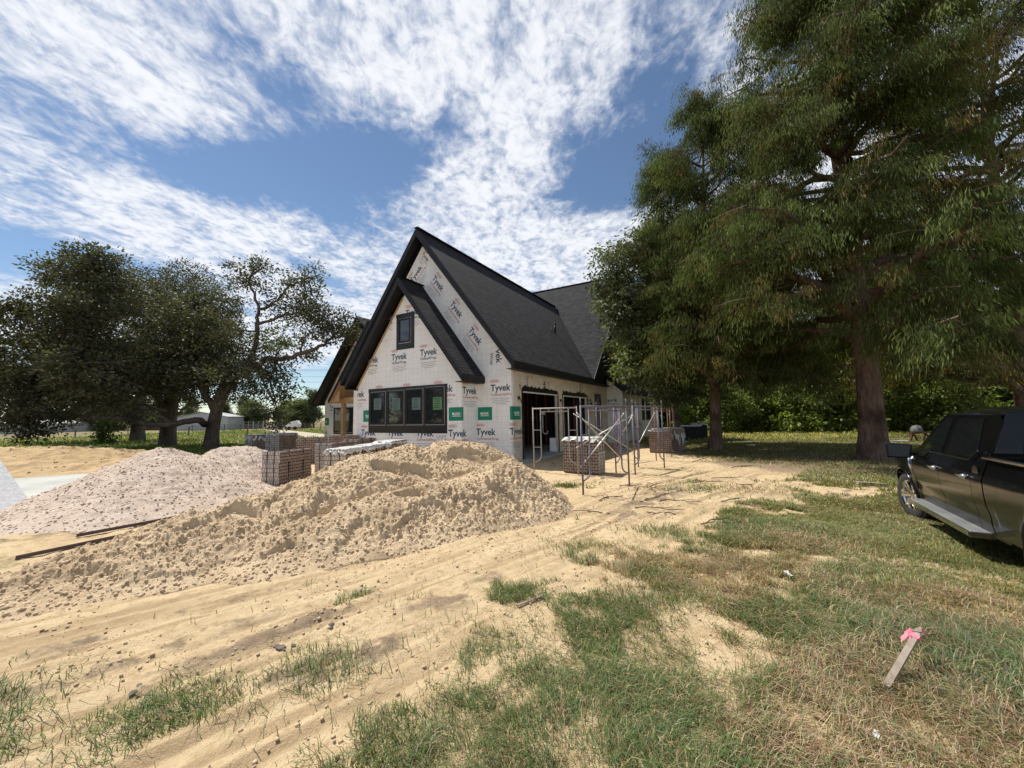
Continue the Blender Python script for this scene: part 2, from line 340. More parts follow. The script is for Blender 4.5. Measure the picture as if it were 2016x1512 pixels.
def stamp(mb, P, a, z, home=False, clip=None, ang=0., k=1.0):
    """maker's print: red oval mark, big navy word, line under it, small type"""
    ca, sa = math.cos(ang), math.sin(ang)
    T = lambda dx, dz: (a + dx * ca - dz * sa, z + dx * sa + dz * ca)
    put(mb, 'Tyvek', P, a, z, width=.82 * k, clip=clip, ang=ang, mi=0, off=.024)
    x, y = T(.02 * k, -.165 * k)
    if home: put(mb, 'HomeWrap.', P, x, y, width=.78 * k, clip=clip, ang=ang, mi=0)
    else: put(mb, 'CommercialWrap.', P, x, y, width=.93 * k, clip=clip, ang=ang, mi=1)
    x, y = T(.05 * k, .315 * k); put(mb, 'DUPONT', P, x, y, width=.25 * k, clip=clip, ang=ang, mi=1, off=.03, hz=1.4)
    oc = T(.175 * k, .345 * k)
    rx, ry = .185 * k, .062 * k; pts = [];
    for q in range(28):
        t0 = 2 * math.pi * q / 28; t1 = 2 * math.pi * (q + 1) / 28
        for (tt, f) in ((t0, 1), (t1, 1), (t1, .88), (t0, .88)): pts.append((oc[0] + rx * f * math.cos(tt) * ca - ry * f * math.sin(tt) * sa, oc[1] + rx * f * math.cos(tt) * sa + ry * f * math.sin(tt) * ca))
    for q in range(28):
        seg = pts[q * 4:q * 4 + 4]
        if clip and (min(p[0] for p in seg) < clip[0] or max(p[0] for p in seg) > clip[1]): continue
        mb.m = 1; mb.add([P(*p) for p in seg], [(0, 1, 2, 3)])
    for i, (x0, x1) in enumerate(((.02, .8), (.1, .72), (.04, .78), (.2, .62))):
        rect(mb, P, a + x0 * k, z - (.27 + .06 * i) * k, a + x1 * k, z - (.258 + .06 * i) * k, 2, clip, ang, (a, z))
def sticker(mb, P, a, z, clip=None, w=.64, txt=True):
    rect(mb, P, a, z, a + w, z + .455, 3, clip)
    P2 = lambda x, y: P(x, y, 2)
    if txt:
        put(mb, 'BLOCK', P2, a + .15, z + .2, width=.36, clip=clip, mi=4, off=.05)
        rect(mb, P2, a + .15, z + .14, a + .51, z + .155, 4, clip); rect(mb, P2, a + .17, z + .165, a + .47, z + .175, 4, clip)
INK = [m_ink, m_redink, m_blkink, m_green, m_white]
def Pfront(w0): return lambda a, z, l=1: H(a, w0, z) + Vector((0, -.004 * l, 0))
def Pside(u0): return lambda a, z, l=1: H(u0, a, z) + Vector((.004 * l, 0, 0))

SL = 1.305
# ---- front gable bay
mb = MB(); um = (UL + UR) / 2; zw = 2.9; zt = 2.9 + SL * (UR - UL) / 2 - .02
mb.prism([H(UL, -DD, 0), H(UR, -DD, 0), H(UR, -DD, zw), H(um, -DD, zt), H(UL, -DD, zw)], (0, .12 * S, 0))
w1 = mb.build('wall', m_wrap, house); w1['label'] = 'gable wall of the front bay'
wallr = MB(); wallbox(wallr, UR - .12, UR, -DD + .12, 0, 0, 2.9); wl_ = MB(); wallbox(wl_, UL, UL + .12, -DD + .12, 0, 0, 2.9); wl_.build('wall', m_wrap, house)['label'] = 'left return wall of the front bay'
w1b = wallr.build('wall', m_wrap, house); w1b['label'] = 'short return wall of the front bay'
P = Pfront(-DD); t = MB()
for a in (-6.42, -4.93, -3.46, -1.98): stamp(t, P, a, .97, clip=(UL, UR))
for a in (-7.1, -5.6, -4.12, -2.6): stamp(t, P, a, 2.5, clip=(UL, UR))
for a in (-6.31, -4.76, -3.29): stamp(t, P, a, 3.83 if a < -4 else 3.86, True, clip=(-6.08, -2.1))
stamp(t, P, -4.03, 5.44, True, clip=(-4.03, -3.3)); stamp(t, P, -5.5, 5.42, True, clip=(-4.93, -4.65))
for a in (-6.32, -1.96): sticker(t, P, a, 1.5, clip=(UL, UR))
for seg in (((-2.52, 1.0), (-2.42, .86), (-2.36, 1.0)), ((-2.33, .98), (-2.27, .86), (-2.2, .97), (-2.3, 1.0)), ((-2.17, .98), (-2.08, 1.0), (-2.14, .88), (-2.05, .86), (-1.9, .8))):
    for p, q in zip(seg, seg[1:]):
        d = Vector((q[0] - p[0], q[1] - p[1])).normalized() * .008; nn = (-d.y, d.x); t.m = 2
        t.add([P(p[0] - nn[0], p[1] - nn[1], 2), P(q[0] - nn[0], q[1] - nn[1], 2), P(q[0] + nn[0], q[1] + nn[1], 2), P(p[0] + nn[0], p[1] + nn[1], 2)], [(0, 1, 2, 3)])
t.build('printed_lettering', INK, w1)
t = MB(); PR = Pside(UR); sh = DD - 1.40
stamp(t, lambda a, z, l=1: PR(a - (UR + DD), z, l), -1.36, 2.42, clip=(UR, UR + DD)); sticker(t, lambda a, z, l=1: PR(a - UR - DD, z, l), -1.96, 1.5, clip=(UR, UR + DD))
stamp(t, lambda a, z, l=1: PR(a - (UR + DD), z, l), -1.98, .97, clip=(UR, UR + DD)); stamp(t, lambda a, z, l=1: PR(a - (UR + DD), z, l), -.56, .98, clip=(UR, UR + DD - .005))
t.build('printed_lettering', INK, w1b)
# ---- main front gable wall
mb = MB(); mz = 3.35
mb.prism([H(-MW, 0, 0), H(0, 0, 0), H(0, 0, mz), H(-MW / 2, 0, mz + SL * MW / 2 - .12), H(-MW, 0, mz)], (0, .12 * S, 0))
w2 = mb.build('wall', m_wrap, house); w2['label'] = 'tall main gable wall behind the front bay'
P = Pfront(0); t = MB(); cl = (UR + .0, -.0)
stamp(t, P, -1.48, .98, clip=(UR, 0)); stamp(t, P, -.1, 1.0, clip=(UR, -.0)); stamp(t, P, -.85, 2.5, clip=(UR, 0))
sticker(t, P, -1.44, 1.5, clip=(UR, 0)); sticker(t, P, -.08, 1.5, clip=(UR, 0), txt=False)
for a, z, an in ((-3.56, 7.08, -52), (-2.66, 5.9, -52), (-1.8, 4.78, -52), (-4.6, 7.1, 46)): stamp(t, P, a, z, ang=R(an), k=.95)
put(t, 'vek', P, -.62, 3.95, width=.5, ang=R(-88), mi=0, off=.02); put(t, 'Wrap', P, -.85, 3.85, width=.42, ang=R(-88), mi=0)
stamp(t, P, -4.1, 8.2, ang=R(-52), k=.6, clip=(-4.4, -3.75))
for a in (-7.7,): stamp(t, P, a, .97, clip=(-MW, UL)); sticker(t, P, -7.6, 1.5, clip=(-MW, UL))
t.build('printed_lettering', INK, w2)
# ---- garage side wall with the two open bays, and its return further back
G1, G2, G3, G4, GT = .775, 3.822, 4.424, 7.506, 2.50
mb = MB()
for a, b, z0, z1 in ((.12, G1, 0, 3.3), (G1, G2, GT, 3.3), (G2, G3, 0, 3.3), (G3, G4, GT, 3.3), (G4, 8.73, 0, 3.3), (8.73, 9.8, 2.75, 3.3), (8.73, 9.8, 0, .8), (9.8, 11, 0, 3.3)):
    wallbox(mb, -.12, 0, a, b, z0, z1)
w3 = mb.build('wall', m_wrap_shade, house); w3['label'] = 'creased shaded side wall with the garage openings'
P = Pside(0); t = MB()
sticker(t, P, 0, 1.5, clip=(.12, .6), w=.6); t.m = 3
rect(t, P, .001, 1.5, .12, 1.955, 3); put(t, 'Ty', P, .5, 2.52, width=.3, mi=0, off=.02); put(t, 'Tyvek', P, 1.1, 3.1, width=.5, ang=R(-90), clip=(.9, 1.5), mi=0)
stamp(t, P, -.1, 1.0, clip=(0.0, .72)); put(t, 'ek', P, 2.7, 2.62, width=.42, ang=R(90), mi=0, off=.02); put(t, 'Wrap', P, 3.0, 2.6, width=.42, ang=R(90), mi=1)
put(t, 'Tyvek', P, 6.55, 3.2, width=.62, ang=R(-90), mi=0, off=.02); put(t, 'HomeWrap', P, 6.85, 3.2, width=.62, ang=R(-90), mi=1); stamp(t, P, 7.6, 2.3, True, clip=(7.55, 8.6), k=.8); put(t, 'Wrap', P, 4.05, 1.2, width=.5, ang=R(90), mi=2)
t.build('printed_lettering', INK, w3)
for a, z in ((.46, 2.25), (4.12, 2.26), (8.1, 2.2)):
    mb = MB(); mb.smooth = True; mb.tube([H(0, a, z) + Vector((0, 0, 0)), H(.05, a, z + .01), H(.07, a, z)], [.075, .06, .02], 10); mb.tube([H(.04, a, z), H(.07, a + .06, z - .08), H(.05, a + .1, z - .16)], .012, 6)
    mb.build('wall_light_wire', m_flash, house)
for a0, a1 in ((G1, G2), (G3, G4)):
    mb = MB()
    mb.m = 0
    for a, b, z0, z1 in ((a0 - .1, a0, 0.1, GT + .08), (a1, a1 + .1, .1, GT + .08), (a0, a1, GT, GT + .16)): wallbox(mb, .002, .012, a, b, z0, z1)
    for k in range(14):   # ragged upper edge of the tape
        a = a0 + (a1 - a0) * random.random(); mb.add([H(.0135, a - .12, GT + .15), H(.0135, a + .12, GT + .15), H(.0135, a + .05, GT + .18 + random.random() * .07), H(.0135, a - .06, GT + .18 + random.random() * .05)], [(0, 1, 2, 3)])
    mb.m = 1; wallbox(mb, .012, .03, a0, a1, GT - .05, GT); wallbox(mb, .012, .03, a0 - .03, a0, .1, GT) if a0 > 2 else None
    mb.build('garage_opening_trim', [m_flash, m_plastic], house)
# ---- inside of the garage
mb = MB()
wallbox(mb, -7.9, -7.8, .12, 7.7, .1, 3.2); wallbox(mb, -7.8, -.12, 7.6, 7.7, .1, 3.2); wallbox(mb, -7.8, -.12, .14, .2, .1, 3.2); wallbox(mb, -7.9, -.13, .12, 7.7, 3.05, 3.15)
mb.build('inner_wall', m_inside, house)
mb = MB()
for i in range(14): wallbox(mb, -7.75 + .54 * i, -7.70 + .54 * i, 7.47, 7.59, .12, 3.02)
for i in range(13): wallbox(mb, -7.79, -7.68, .5 + .56 * i, .55 + .56 * i, .12, 3.02)
for i in range(12): wallbox(mb, -3.2, -3.1, 3.0 + .4 * i, 3.05 + .4 * i, .12, 3.02)
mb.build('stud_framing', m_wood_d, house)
mb = MB(); wallbox(mb, -7.95, .25, -.02 + .16, 8.0, 0, .1); mb.build('garage_slab', m_slabc, house)
mb = MB(); mb.smooth = True; mb.tube([H(-.9, 4.2, .9), H(-.9, 4.2, 1.65)], .035, 8); mb.tube([H(-.9, 4.2, 1.66), H(-.9, 4.2, 1.78)], [.16, .13], 12); mb.tube([H(-.9, 4.2, .92), H(-.85, 4.3, .82), H(-.8, 4.45, .84), H(-.8, 4.5, .95)], .03, 8); mb.build('white_pipe', m_white, house)
# ---- roofs
def roof(name_pts, label, gable=None):
    mb = MB()
    for pts in name_pts: slab(mb, pts, .15)
    r = mb.build('roof', m_shingle, house); r['label'] = label; return r
ze = 3.45; zr = 9.15; ue = .31
rm = roof([[(ue, -.34, ze), (ue, 7.75, ze), (-4.066, 13.2, zr), (-4.066, -.34, zr)], [(-MW - ue - .12, -.34, ze - .1), (-4.066, -.34, zr), (-4.066, 13.2, zr), (-MW - ue - .12, 7.75, ze - .1)]], 'steep main roof over the garage')
mb = MB()
for sgn in (1, -1):
    tip = (ue if sgn > 0 else -MW - ue - .12); zt_ = ze if sgn > 0 else ze - .1
    mb.prism([H(tip, -.375, zt_ - .005), H(-4.066, -.375, zr - .005), H(-4.066, -.375, zr - .33), H(tip, -.375, zt_ - .24)], (0, .035 * S, 0))      # rake board
    mb.prism([H(tip - sgn * .06, -.335, zt_ - .18 + (.06 * SL)), H(-4.066, -.335, zr - .2), H(-4.066, -.02, zr - .2), H(tip - sgn * .06, -.02, zt_ - .18 + .06 * SL)], (0, 0, -.05 * S))    # soffit
    mb.bar(H(tip + sgn * .012, -.37, zt_ - .12), H(tip + sgn * .012, 7.75, zt_ - .12), .03, .25 * S)
    wallbox(mb, min(tip, tip - sgn * .3) , max(tip, tip - sgn * .3), -.33, 7.7, zt_ - .262, zt_ - .24)
mb.build('fascia', m_dark, rm)
mb = MB(); mb.bar(H(-4.066, -.38, zr + .025), H(-4.066, 13.2, zr + .025), .22, .03); mb.build('ridge_cap', m_shingle, rm)
# bay roof
zs = 3.03; zps = 6.86; ts = .30
rb = roof([[(UR + ts, -DD - .36, zs), (UR + ts, .0, zs), (um, .0, zps), (um, -DD - .36, zps)], [(UL - ts + .03, -DD - .36, zs), (um, -DD - .36, zps), (um, .0, zps), (UL - ts + .03, .0, zs)]], 'lower roof over the front bay')
mb = MB()
for sgn, tip in ((1, UR + ts), (-1, UL - ts + .03)):
    mb.prism([H(tip, -DD - .395, zs - .005), H(um, -DD - .395, zps - .005), H(um, -DD - .395, zps - .31), H(tip, -DD - .395, zs - .23)], (0, .035 * S, 0))
    mb.prism([H(tip - sgn * .05, -DD - .355, zs - .17 + .05 * SL), H(um, -DD - .355, zps - .19), H(um, -DD - .01, zps - .19), H(tip - sgn * .05, -DD - .01, zs - .17 + .05 * SL)], (0, 0, -.05 * S))
    mb.bar(H(tip + sgn * .012, -DD - .39, zs - .11), H(tip + sgn * .012, -.01, zs - .11), .03, .23 * S)
    wallbox(mb, min(tip, tip - sgn * .3), max(tip, tip - sgn * .3), -DD - .34, -.02, zs - .252, zs - .23)
mb.build('fascia', m_dark, rb)
mb = MB(); mb.bar(H(um, -DD - .4, zps + .02), H(um, -.01, zps + .02), .2, .03); mb.build('ridge_cap', m_shingle, rb)
for sgn, tip in ((1, UR + ts), (-1, UL - ts)):      # raw lumber edge below the left rakes
    pass
mb = MB()
mb.prism([H(UL - .02, -DD - .05, 2.86), H(um - .1, -DD - .05, zt - .13), H(um - .1, -DD - .05, zt - .2), H(UL - .02, -DD - .05, 2.79)], (0, .045 * S, 0))
mb.build('trim_board', m_wood, rb)
# cross wing roof with its black siding gable
CW0, CWR, CZ = 7.76, 15.3, 11.25
rc = roof([[(.32, CW0, ze), (.32, CWR, CZ), (-8.0, CWR, CZ), (-8.0, CW0, ze)], [(.32, 2 * CWR - CW0, ze), (-8.0, 2 * CWR - CW0, ze), (-8.0, CWR, CZ), (.32, CWR, CZ)]], 'tall cross roof behind the garage roof')
mb = MB(); k_ = (CZ - ze) / (CWR - CW0)
mb.prism([H(.325, CW0 - .02, ze - .01), H(.325, CWR, CZ - .01), H(.325, CWR, CZ - .28), H(.325, CW0 - .02, ze - .22)], (.03, 0, 0)); mb.prism([H(.325, 2 * CWR - CW0, ze - .01), H(.325, CWR, CZ - .01), H(.325, CWR, CZ - .28), H(.325, 2 * CWR - CW0, ze - .22)], (.03, 0, 0))
mb.build('fascia', m_dark, rc)
mb = MB(); mb.bar(H(.33, CWR, CZ + .02), H(-8, CWR, CZ + .02), .22, .03); mb.build('ridge_cap', m_shingle, rc)
mb = MB(); mb.prism([H(-.0, CW0 + .05, 3.31), H(-.0, 2 * CWR - CW0 - .05, 3.31), H(-.0, 2 * CWR - CW0 - .05, ze - .1), H(-.0, CWR, CZ - .2), H(-.0, CW0 + .05, ze - .1)], (-.1, 0, 0))
for i in range(46):
    w = CW0 + .3 + .32 * i
    if w > 2 * CWR - CW0 - .2: break
    top = ze + k_ * (w - CW0 if w < CWR else 2 * CWR - CW0 - w) - .25
    mb.box(H(.02, w, (top + 3.3) / 2), (.035, .05, (top - 3.3) * S))
gsd = mb.build('gable_siding', m_dark, house)
mb = MB(); wallbox(mb, -8, -.0, CW0 + .3, CW0 + .4, 0, 3.3); wallbox(mb, -8, -.0, 22.3, 22.4, 0, 3.3); wallbox(mb, -.12, 0, 11.1, 22.3, 0, 3.3); wallbox(mb, -MW, -MW + .12, .13, 7.8, 0, 3.3); b = mb.build('wall', m_wrap_shade, house); b['label'] = 'hidden rear walls of the cross wing'
# low side wing with its lean-to roof
mb = MB(); mb.prism([H(0, 11, 0), H(.9, 11, 0), H(.9, 11, 2.93), H(0, 11, 3.72)], (0, .12 * S, 0))
w4 = mb.build('wall', m_wrap, house); w4['label'] = 'small front wall of the low side wing'
t = MB(); P = Pfront(11); put(t, 'yvek', P, .02, 2.36, width=.6, mi=0, off=.02); put(t, 'HomeWrap', P, .05, 2.2, width=.6, mi=0); put(t, 'ek', P, .05, 3.1, height=.14, ang=R(90), mi=0); put(t, 'Wrap', P, .35, 3.1, height=.08, ang=R(90), mi=0); t.build('printed_lettering', INK, w4)
mb = MB(); wallbox(mb, .78, .9, 11.12, 22.3, 0, 2.95); w5 = mb.build('wall', m_wrap_shade, house); w5['label'] = 'long side wall of the low wing'
t = MB(); P = Pside(.9)
for a in (11.6, 13.1, 14.6, 18.9, 20.4): stamp(t, P, a, 2.2, k=.8); stamp(t, P, a + .4, .9, k=.8)
t.build('printed_lettering', INK, w5)
rw = roof([[(1.22, 10.72, 3.0), (1.22, 22.4, 3.0), (.02, 22.4, 4.02), (.02, 10.72, 4.02)]], 'lean-to roof of the low side wing')
mb = MB(); mb.prism([H(1.22, 10.69, 2.99), H(.02, 10.69, 4.01), H(.02, 10.69, 3.79), H(1.22, 10.69, 2.79)], (0, .03, 0)); mb.bar(H(1.232, 10.7, 2.9), H(1.232, 22.4, 2.9), .03, .2 * S); wallbox(mb, -.0, .3, 7.8, 10.65, 3.2, 3.28); mb.build('fascia', m_dark, rw)
# left wing and porch
LW = 4.0; lu0, lu1 = -16.1, -9.6; lum = -12.75
mb = MB(); mb.prism([H(lu0, LW, 0), H(lu1, LW, 0), H(lu1, LW, 2.7), H(lum, LW, 2.7 + SL * (lum - lu0) - .05), H(lu0, LW, 2.7)], (0, .12, 0)); wallbox(mb, lu1 - .12, lu1, LW + .12, 12, 0, 2.7)
w6 = mb.build('wall', m_wrap, house); w6['label'] = 'front wall of the left wing beyond the porch'
t = MB(); P = Pfront(LW)
for a, z, c in ((-15.65, 2.3, (-15.7, -15.25)), (-14.8, 4.4, (-14.8, -13)), (-16.6, .72, (-16.0, -15.3)), (-13.8, 5.9, (-14, -12))): stamp(t, P, a, z, True, clip=c)
stamp(t, P, -14.35, 3.3, True, clip=(-14.4, -13.2)); sticker(t, P, -16.3, 1.27, clip=(-16.05, -15.5)); t.build('printed_lettering', INK, w6)
rl = roof([[(lu0 - .75, LW - .35, 2.78), (lum, LW - .35, 7.75), (lum, 13, 7.75), (lu0 - .75, 13, 2.78)], [(lum, LW - .35, 7.75), (lu1 + .7, LW - .35, 3.7), (lu1 + .7, 13, 3.7), (lum, 13, 7.75)]], 'gable roof of the left wing')
mb = MB(); mb.prism([H(lu0 - .75, LW - .39, 2.775), H(lum, LW - .39, 7.745), H(lum, LW - .39, 7.42), H(lu0 - .75, LW - .39, 2.53)], (0, .035, 0)); mb.prism([H(lum, LW - .39, 7.745), H(lu1 + .7, LW - .39, 3.695), H(lu1 + .7, LW - .39, 3.45), H(lum, LW - .39, 7.42)], (0, .035, 0))
mb.prism([H(lu0 - .7, LW - .35, 2.66), H(lum, LW - .35, 7.55), H(lum, LW - .01, 7.55), H(lu0 - .7, LW - .01, 2.66)], (0, 0, -.05)); mb.bar(H(lu0 - .765, LW - .38, 2.65), H(lu0 - .765, 13, 2.65), .03, .24 * S)
mb.build('fascia', m_dark, rl)
mb = MB(); mb.prism([H(lu0, LW - .03, 2.72), H(lum - .1, LW - .03, 6.9), H(lum - .1, LW - .03, 6.82), H(lu0, LW - .03, 2.64)], (0, .025, 0)); mb.build('trim_board', m_wood, rl)
def win(parent, P3, a0, a1, z0, z1, panes, fl=(.1, .1, .1, .1), label=None, stickers=False, ragged=False):
    """P3(a, z, out) -> point; panes list of (a0, a1, z0, z1)"""
    mb = MB()
    def bx(q0, q1, y0, y1, o0, o1, mi):
        mb.m = mi; A = [P3(q0, y0, o0), P3(q1, y0, o0), P3(q1, y1, o0), P3(q0, y1, o0)]
        e = P3(q0, y0, o1) - A[0]; mb.prism(A, e)
    bx(a0, a1, z0, z1, .003, .010, 0)
    bx(a0 - .02, a1 + .02, z1 - .12, z1 + .01, .011, .014, 0)
    w = mb.build('window', m_flash, parent)
    if label: w['label'] = label
    fr = MB(); mb = fr
    for (p0, p1, y0, y1) in panes:
        bx(p0 - .06, p0, y0 - .06, y1 + .06, .011, .05, 0); bx(p1, p1 + .06, y0 - .06, y1 + .06, .011, .05, 0); bx(p0, p1, y1, y1 + .06, .011, .05, 0); bx(p0, p1, y0 - .06, y0, .011, .05, 0)
        bx(p1 + .062, p1 + .082, y0 - .082, y1 + .082, .011, .022, 1); bx(p0 - .062, p1 + .062, y0 - .082, y0 - .062, .011, .03, 1); bx(p0 - .062, p1 + .062, y1 + .062, y1 + .078, .011, .022, 1)
    fr.build('frame', [m_dark, m_galvw], w)
    for i, (p0, p1, y0, y1) in enumerate(panes):
        mb = MB(); bx(p0, p1, y0, y1, .02, .026, 0); mb.build('pane', m_glass, w)
        if stickers:
            mb = MB(); a = p0 + .15 + .05 * i; bx(a, a + .42, y1 - .62 - .04 * i, y1 - .18 - .04 * i, .027, .029, 1 if i == 3 else 0)
            mb.m = 2; 
            for q in range(5): bx(a + .05 + .05 * (q % 2), a + .3, y1 - .56 + .075 * q - .04 * i, y1 - .53 + .075 * q - .04 * i, .0295, .0305, 2)
            mb.build('pane_sticker', [m_stick, m_stickg, m_stickt], w)
    return w
m_galvw = mat('silver_nailing_fin', (.5, .49, .47), .5, .3)
m_stick = mat('pale_window_sticker', (.11, .17, .17), .5, var=.15, scale=9); m_stickg = mat('green_window_sticker', (.10, .22, .09), .5, var=.15); m_stickt = mat('sticker_print', (.03, .07, .06), .6)
F3 = lambda w0: (lambda a, z, o: H(a, w0, z) + Vector((0, -o, 0)))
S3 = lambda u0: (lambda a, z, o: H(u0, a, z) + Vector((o, 0, 0)))
win(house, F3(-DD), -6.0, -2.03, 1.07, 2.77, [(-5.83, -5.12, 1.44, 2.58), (-4.87, -4.14, 1.44, 2.59), (-3.91, -3.2, 1.44, 2.61), (-2.95, -2.22, 1.44, 2.63)], label='wide four-casement window taped in black on the front bay', stickers=True)
win(house, F3(-DD), -4.5, -3.57, 4.19, 5.55, [(-4.29, -3.81, 4.5, 5.3)], label='small attic window in the front bay gable', stickers=False)
win(house, F3(LW), -15.2, -13.3, .72, 2.34, [(-15.1, -14.35, .9, 2.26), (-14.2, -13.4, .9, 2.26)], label='dark window of the left wing behind the porch post')
win(house, S3(0), 8.73, 9.8, .8, 2.75, [(8.88, 9.65, .95, 2.5)], label='narrow window between the garage and the side wing')
win(house, S3(.9), 16.0, 16.7, 1.2, 2.7, [(16.1, 16.6, 1.3, 2.6)], label='slim window in the side wing'); win(house, S3(.9), 17.3, 18.8, 1.2, 2.75, [(17.4, 18.0, 1.3, 2.6), (18.15, 18.7, 1.3, 2.6)], label='double window in the side wing')
# porch
mb = MB(); mb.box(H(-10.85, 1.5, 1.25), (.2, .2, 2.5 * S)); pp = mb.build('porch_post', m_wood, house)
mb = MB(); mb.bar(H(-11.1, 1.5, 2.58), H(-8.2, 1.5, 2.58), .14, .3); mb.bar(H(-10.85, 1.6, 2.58), H(-10.85, 4, 2.58), .14, .3); mb.build('porch_beam', m_wood, house)
rp = roof([[(-11.35, 1.0, 2.62), (-11.35, 3.95, 2.62), (-8.5, 3.95, 6.3), (-8.5, 1.0, 6.3)]], 'porch roof between the two gables')
mb = MB(); mb.prism([H(-11.3, 1.0, 2.48), H(-8.5, 1.0, 6.1), H(-8.5, 3.9, 6.1), H(-11.3, 3.9, 2.48)], (0, 0, -.03)); mb.prism([H(-11.2, 1.05, 2.5), H(-10.6, 1.05, 2.5), H(-10.6, 1.05, 3.1)], (0, .03, 0)); mb.build('soffit', m_wood, rp)
mb = MB(); mb.prism([H(-11.38, .97, 2.61), H(-8.5, .97, 6.29), H(-8.5, .97, 6.1), H(-11.38, .97, 2.42)], (0, .03, 0)); mb.build('fascia', m_dark, rp)
# roof vents
def roofpt(u, w): return H(u, w, ze + SL * (ue - u))
for (u, w, h, r) in ((-1.68, 7.6, .55, .06), (-1.55, 6.9, .4, .025)):
    mb = MB(); mb.smooth = True; p = roofpt(u, w); mb.tube([p - Vector((0, 0, .1)), p + Vector((0, 0, h))], r, 10); mb.tube([p + Vector((0, 0, h - .04)), p + Vector((0, 0, h + .03))], r * 1.35, 10); mb.build('roof_vent', m_dark, house)
mb = MB(); mb.smooth = True; p = H(-.9, 8.95, ze + k_ * (8.95 - CW0)); mb.tube([p, p + Vector((0, -.05, .25))], [.2, .16], 10); mb.build('roof_vent', m_dark, house)

# ================================================================== GROUND
def grass_mask(x, y):
    """how much grass grows here, 0..1 (in plan)"""
    k = y - x
    big = fbm(x * .55 + 3, y * .55 + 8, 3); fine = fbm(x * 2.2, y * 2.2, 3); mid = fbm(x * 1.25 + 21, y * 1.25 + 4, 3); tiny = fbm(x * 5.5 + 2, y * 5.5, 3)
    p = 1 - sstep(1.7, 4.3, k)
    p = p - .60 * np.exp(-((x - .95) / .40) ** 2 - ((y - 2.75) / .35) ** 2) - .45 * np.exp(-((x - 1.6) / .5) ** 2 - ((y - 3.25) / .4) ** 2) + .42 * np.exp(-((x + .15) / .85) ** 2 - ((y - 2.2) / 1.0) ** 2) - .30 * np.exp(-((x - 3.3) / 1.3) ** 2 - ((y - 4.6) / .6) ** 2) - .55 * np.exp(-((x - 7.3) / 2.4) ** 2 - ((y - 9.0) / .75) ** 2)
    p = p + .35 * np.exp(-((x - 3.2) / 1.0) ** 2 - ((y - 5.9) / .6) ** 2) + .30 * np.exp(-((x - .6) / .6) ** 2 - ((y - 3.7) / .55) ** 2) + .25 * np.exp(-((x - 0.2) / .9) ** 2 - ((y - 1.9) / .5) ** 2)
    g = sstep(.36, .80, p + (mid - .5) * 1.25 + (tiny - .5) * .75)
    far = sstep(11, 13.5, x * .9 + y * .35 + (big - .5) * 4 - 0)     # lawn past the cypress
    g = np.maximum(g, far * sstep(7.0, 9.0, x))
    strip = np.exp(-((x + 6.9) / .9) ** 2 - ((y - 4.95) / .5) ** 2)
    g = np.maximum(g, sstep(.35, .7, strip))
    for (cx, cy, rx, ry, a) in ((-2.15, 2.45, .45, .3, .8), (-3.35, 2.3, .6, .45, .9), (-2.7, 1.9, .4, .3, .6), (1.35, 10.0, .45, .2, .9), (-1.35, 2.9, .35, .25, .4), (1.0, 5.3, .5, .3, .35), (4.6, 9.4, 1.2, .5, .3), (2.2, 5.9, .5, .3, .3), (-.2, 3.1, .5, .35, .5)):
        g = np.maximum(g, a * np.exp(-((x - cx) / rx) ** 2 - ((y - cy) / ry) ** 2) * sstep(.3, .6, fine + .12))
    # field at the far left and everything a long way off
    lf = sstep(0, 3, (y - 15.5) + (-x - 14) * .12 + (big - .5) * 4) * sstep(-11.5, -14.5, x + (big - .5) * 3)
    dist = np.hypot(x, y); g = np.maximum(g, np.maximum(lf, sstep(38, 46, dist)))
    back = sstep(27, 33, y + (big - .5) * 6); g = np.maximum(g, back)
    g = g * (1 - road_mask(x, y))
    return np.clip(g, 0, 1)
def road_mask(x, y):
    # pale dirt drive far off on the left
    cx = -24 - (y - 45) * .62 + 3 * np.sin(y * .06)
    return sstep(2.6, 1.6, np.abs(x - cx - 0)) * sstep(38, 42, y) * sstep(78, 72, y)
def soil_mask(x, y):
    """dark leaf litter under the big trees and dark topsoil patches on the track"""
    a = np.exp(-((x - 10.5) / 5.5) ** 2 - ((y - 15) / 4.2) ** 2) * 1.7 * sstep(6, 8.5, x + (fbm(x * .8, y * .8, 2) - .5) * 4)
    a = np.maximum(a, .85 * np.exp(-((x - 7.6) / 2.6) ** 2 - ((y - 9.0) / .9) ** 2) * sstep(.42, .6, fbm(x * 2.5, y * 4, 3)))
    f = fbm(x * 3.4 + 4, y * 3.4, 4, .6)
    for (cx, cy, rx, ry, s) in ((-1.15, 3.05, .5, .13, 1.2), (-1.6, 2.8, .4, .10, 1.5), (-1.95, 3.4, .7, .13, 1.1), (-2.35, 2.45, .5, .10, 1.4), (2.9, 8.3, 1.2, .28, 1.3), (2.1, 7.2, 1.1, .26, .9), (-2.9, 3.05, .9, .13, .9), (-.6, 3.9, .9, .22, .9), (3.4, 8.9, 1.6, .35, .9), (-3.2, 3.6, .9, .12, .9), (4.5, 7.6, 1.2, .3, .8), (2.4, 4.4, .9, .5, .7), (-7.2, 6.6, 1.8, .5, .8), (-10, 6.8, 2.5, .5, .7)):
        kx, ky = (x - cx), (y - cy); uu = (kx + ky) / 1.414; vv = (ky - kx) / 1.414
        a = np.maximum(a, s * np.exp(-(uu / rx / 1.2) ** 2 - (vv / ry / 1.2) ** 2) * sstep(.38, .56, f))
    return np.clip(a, 0, 1)
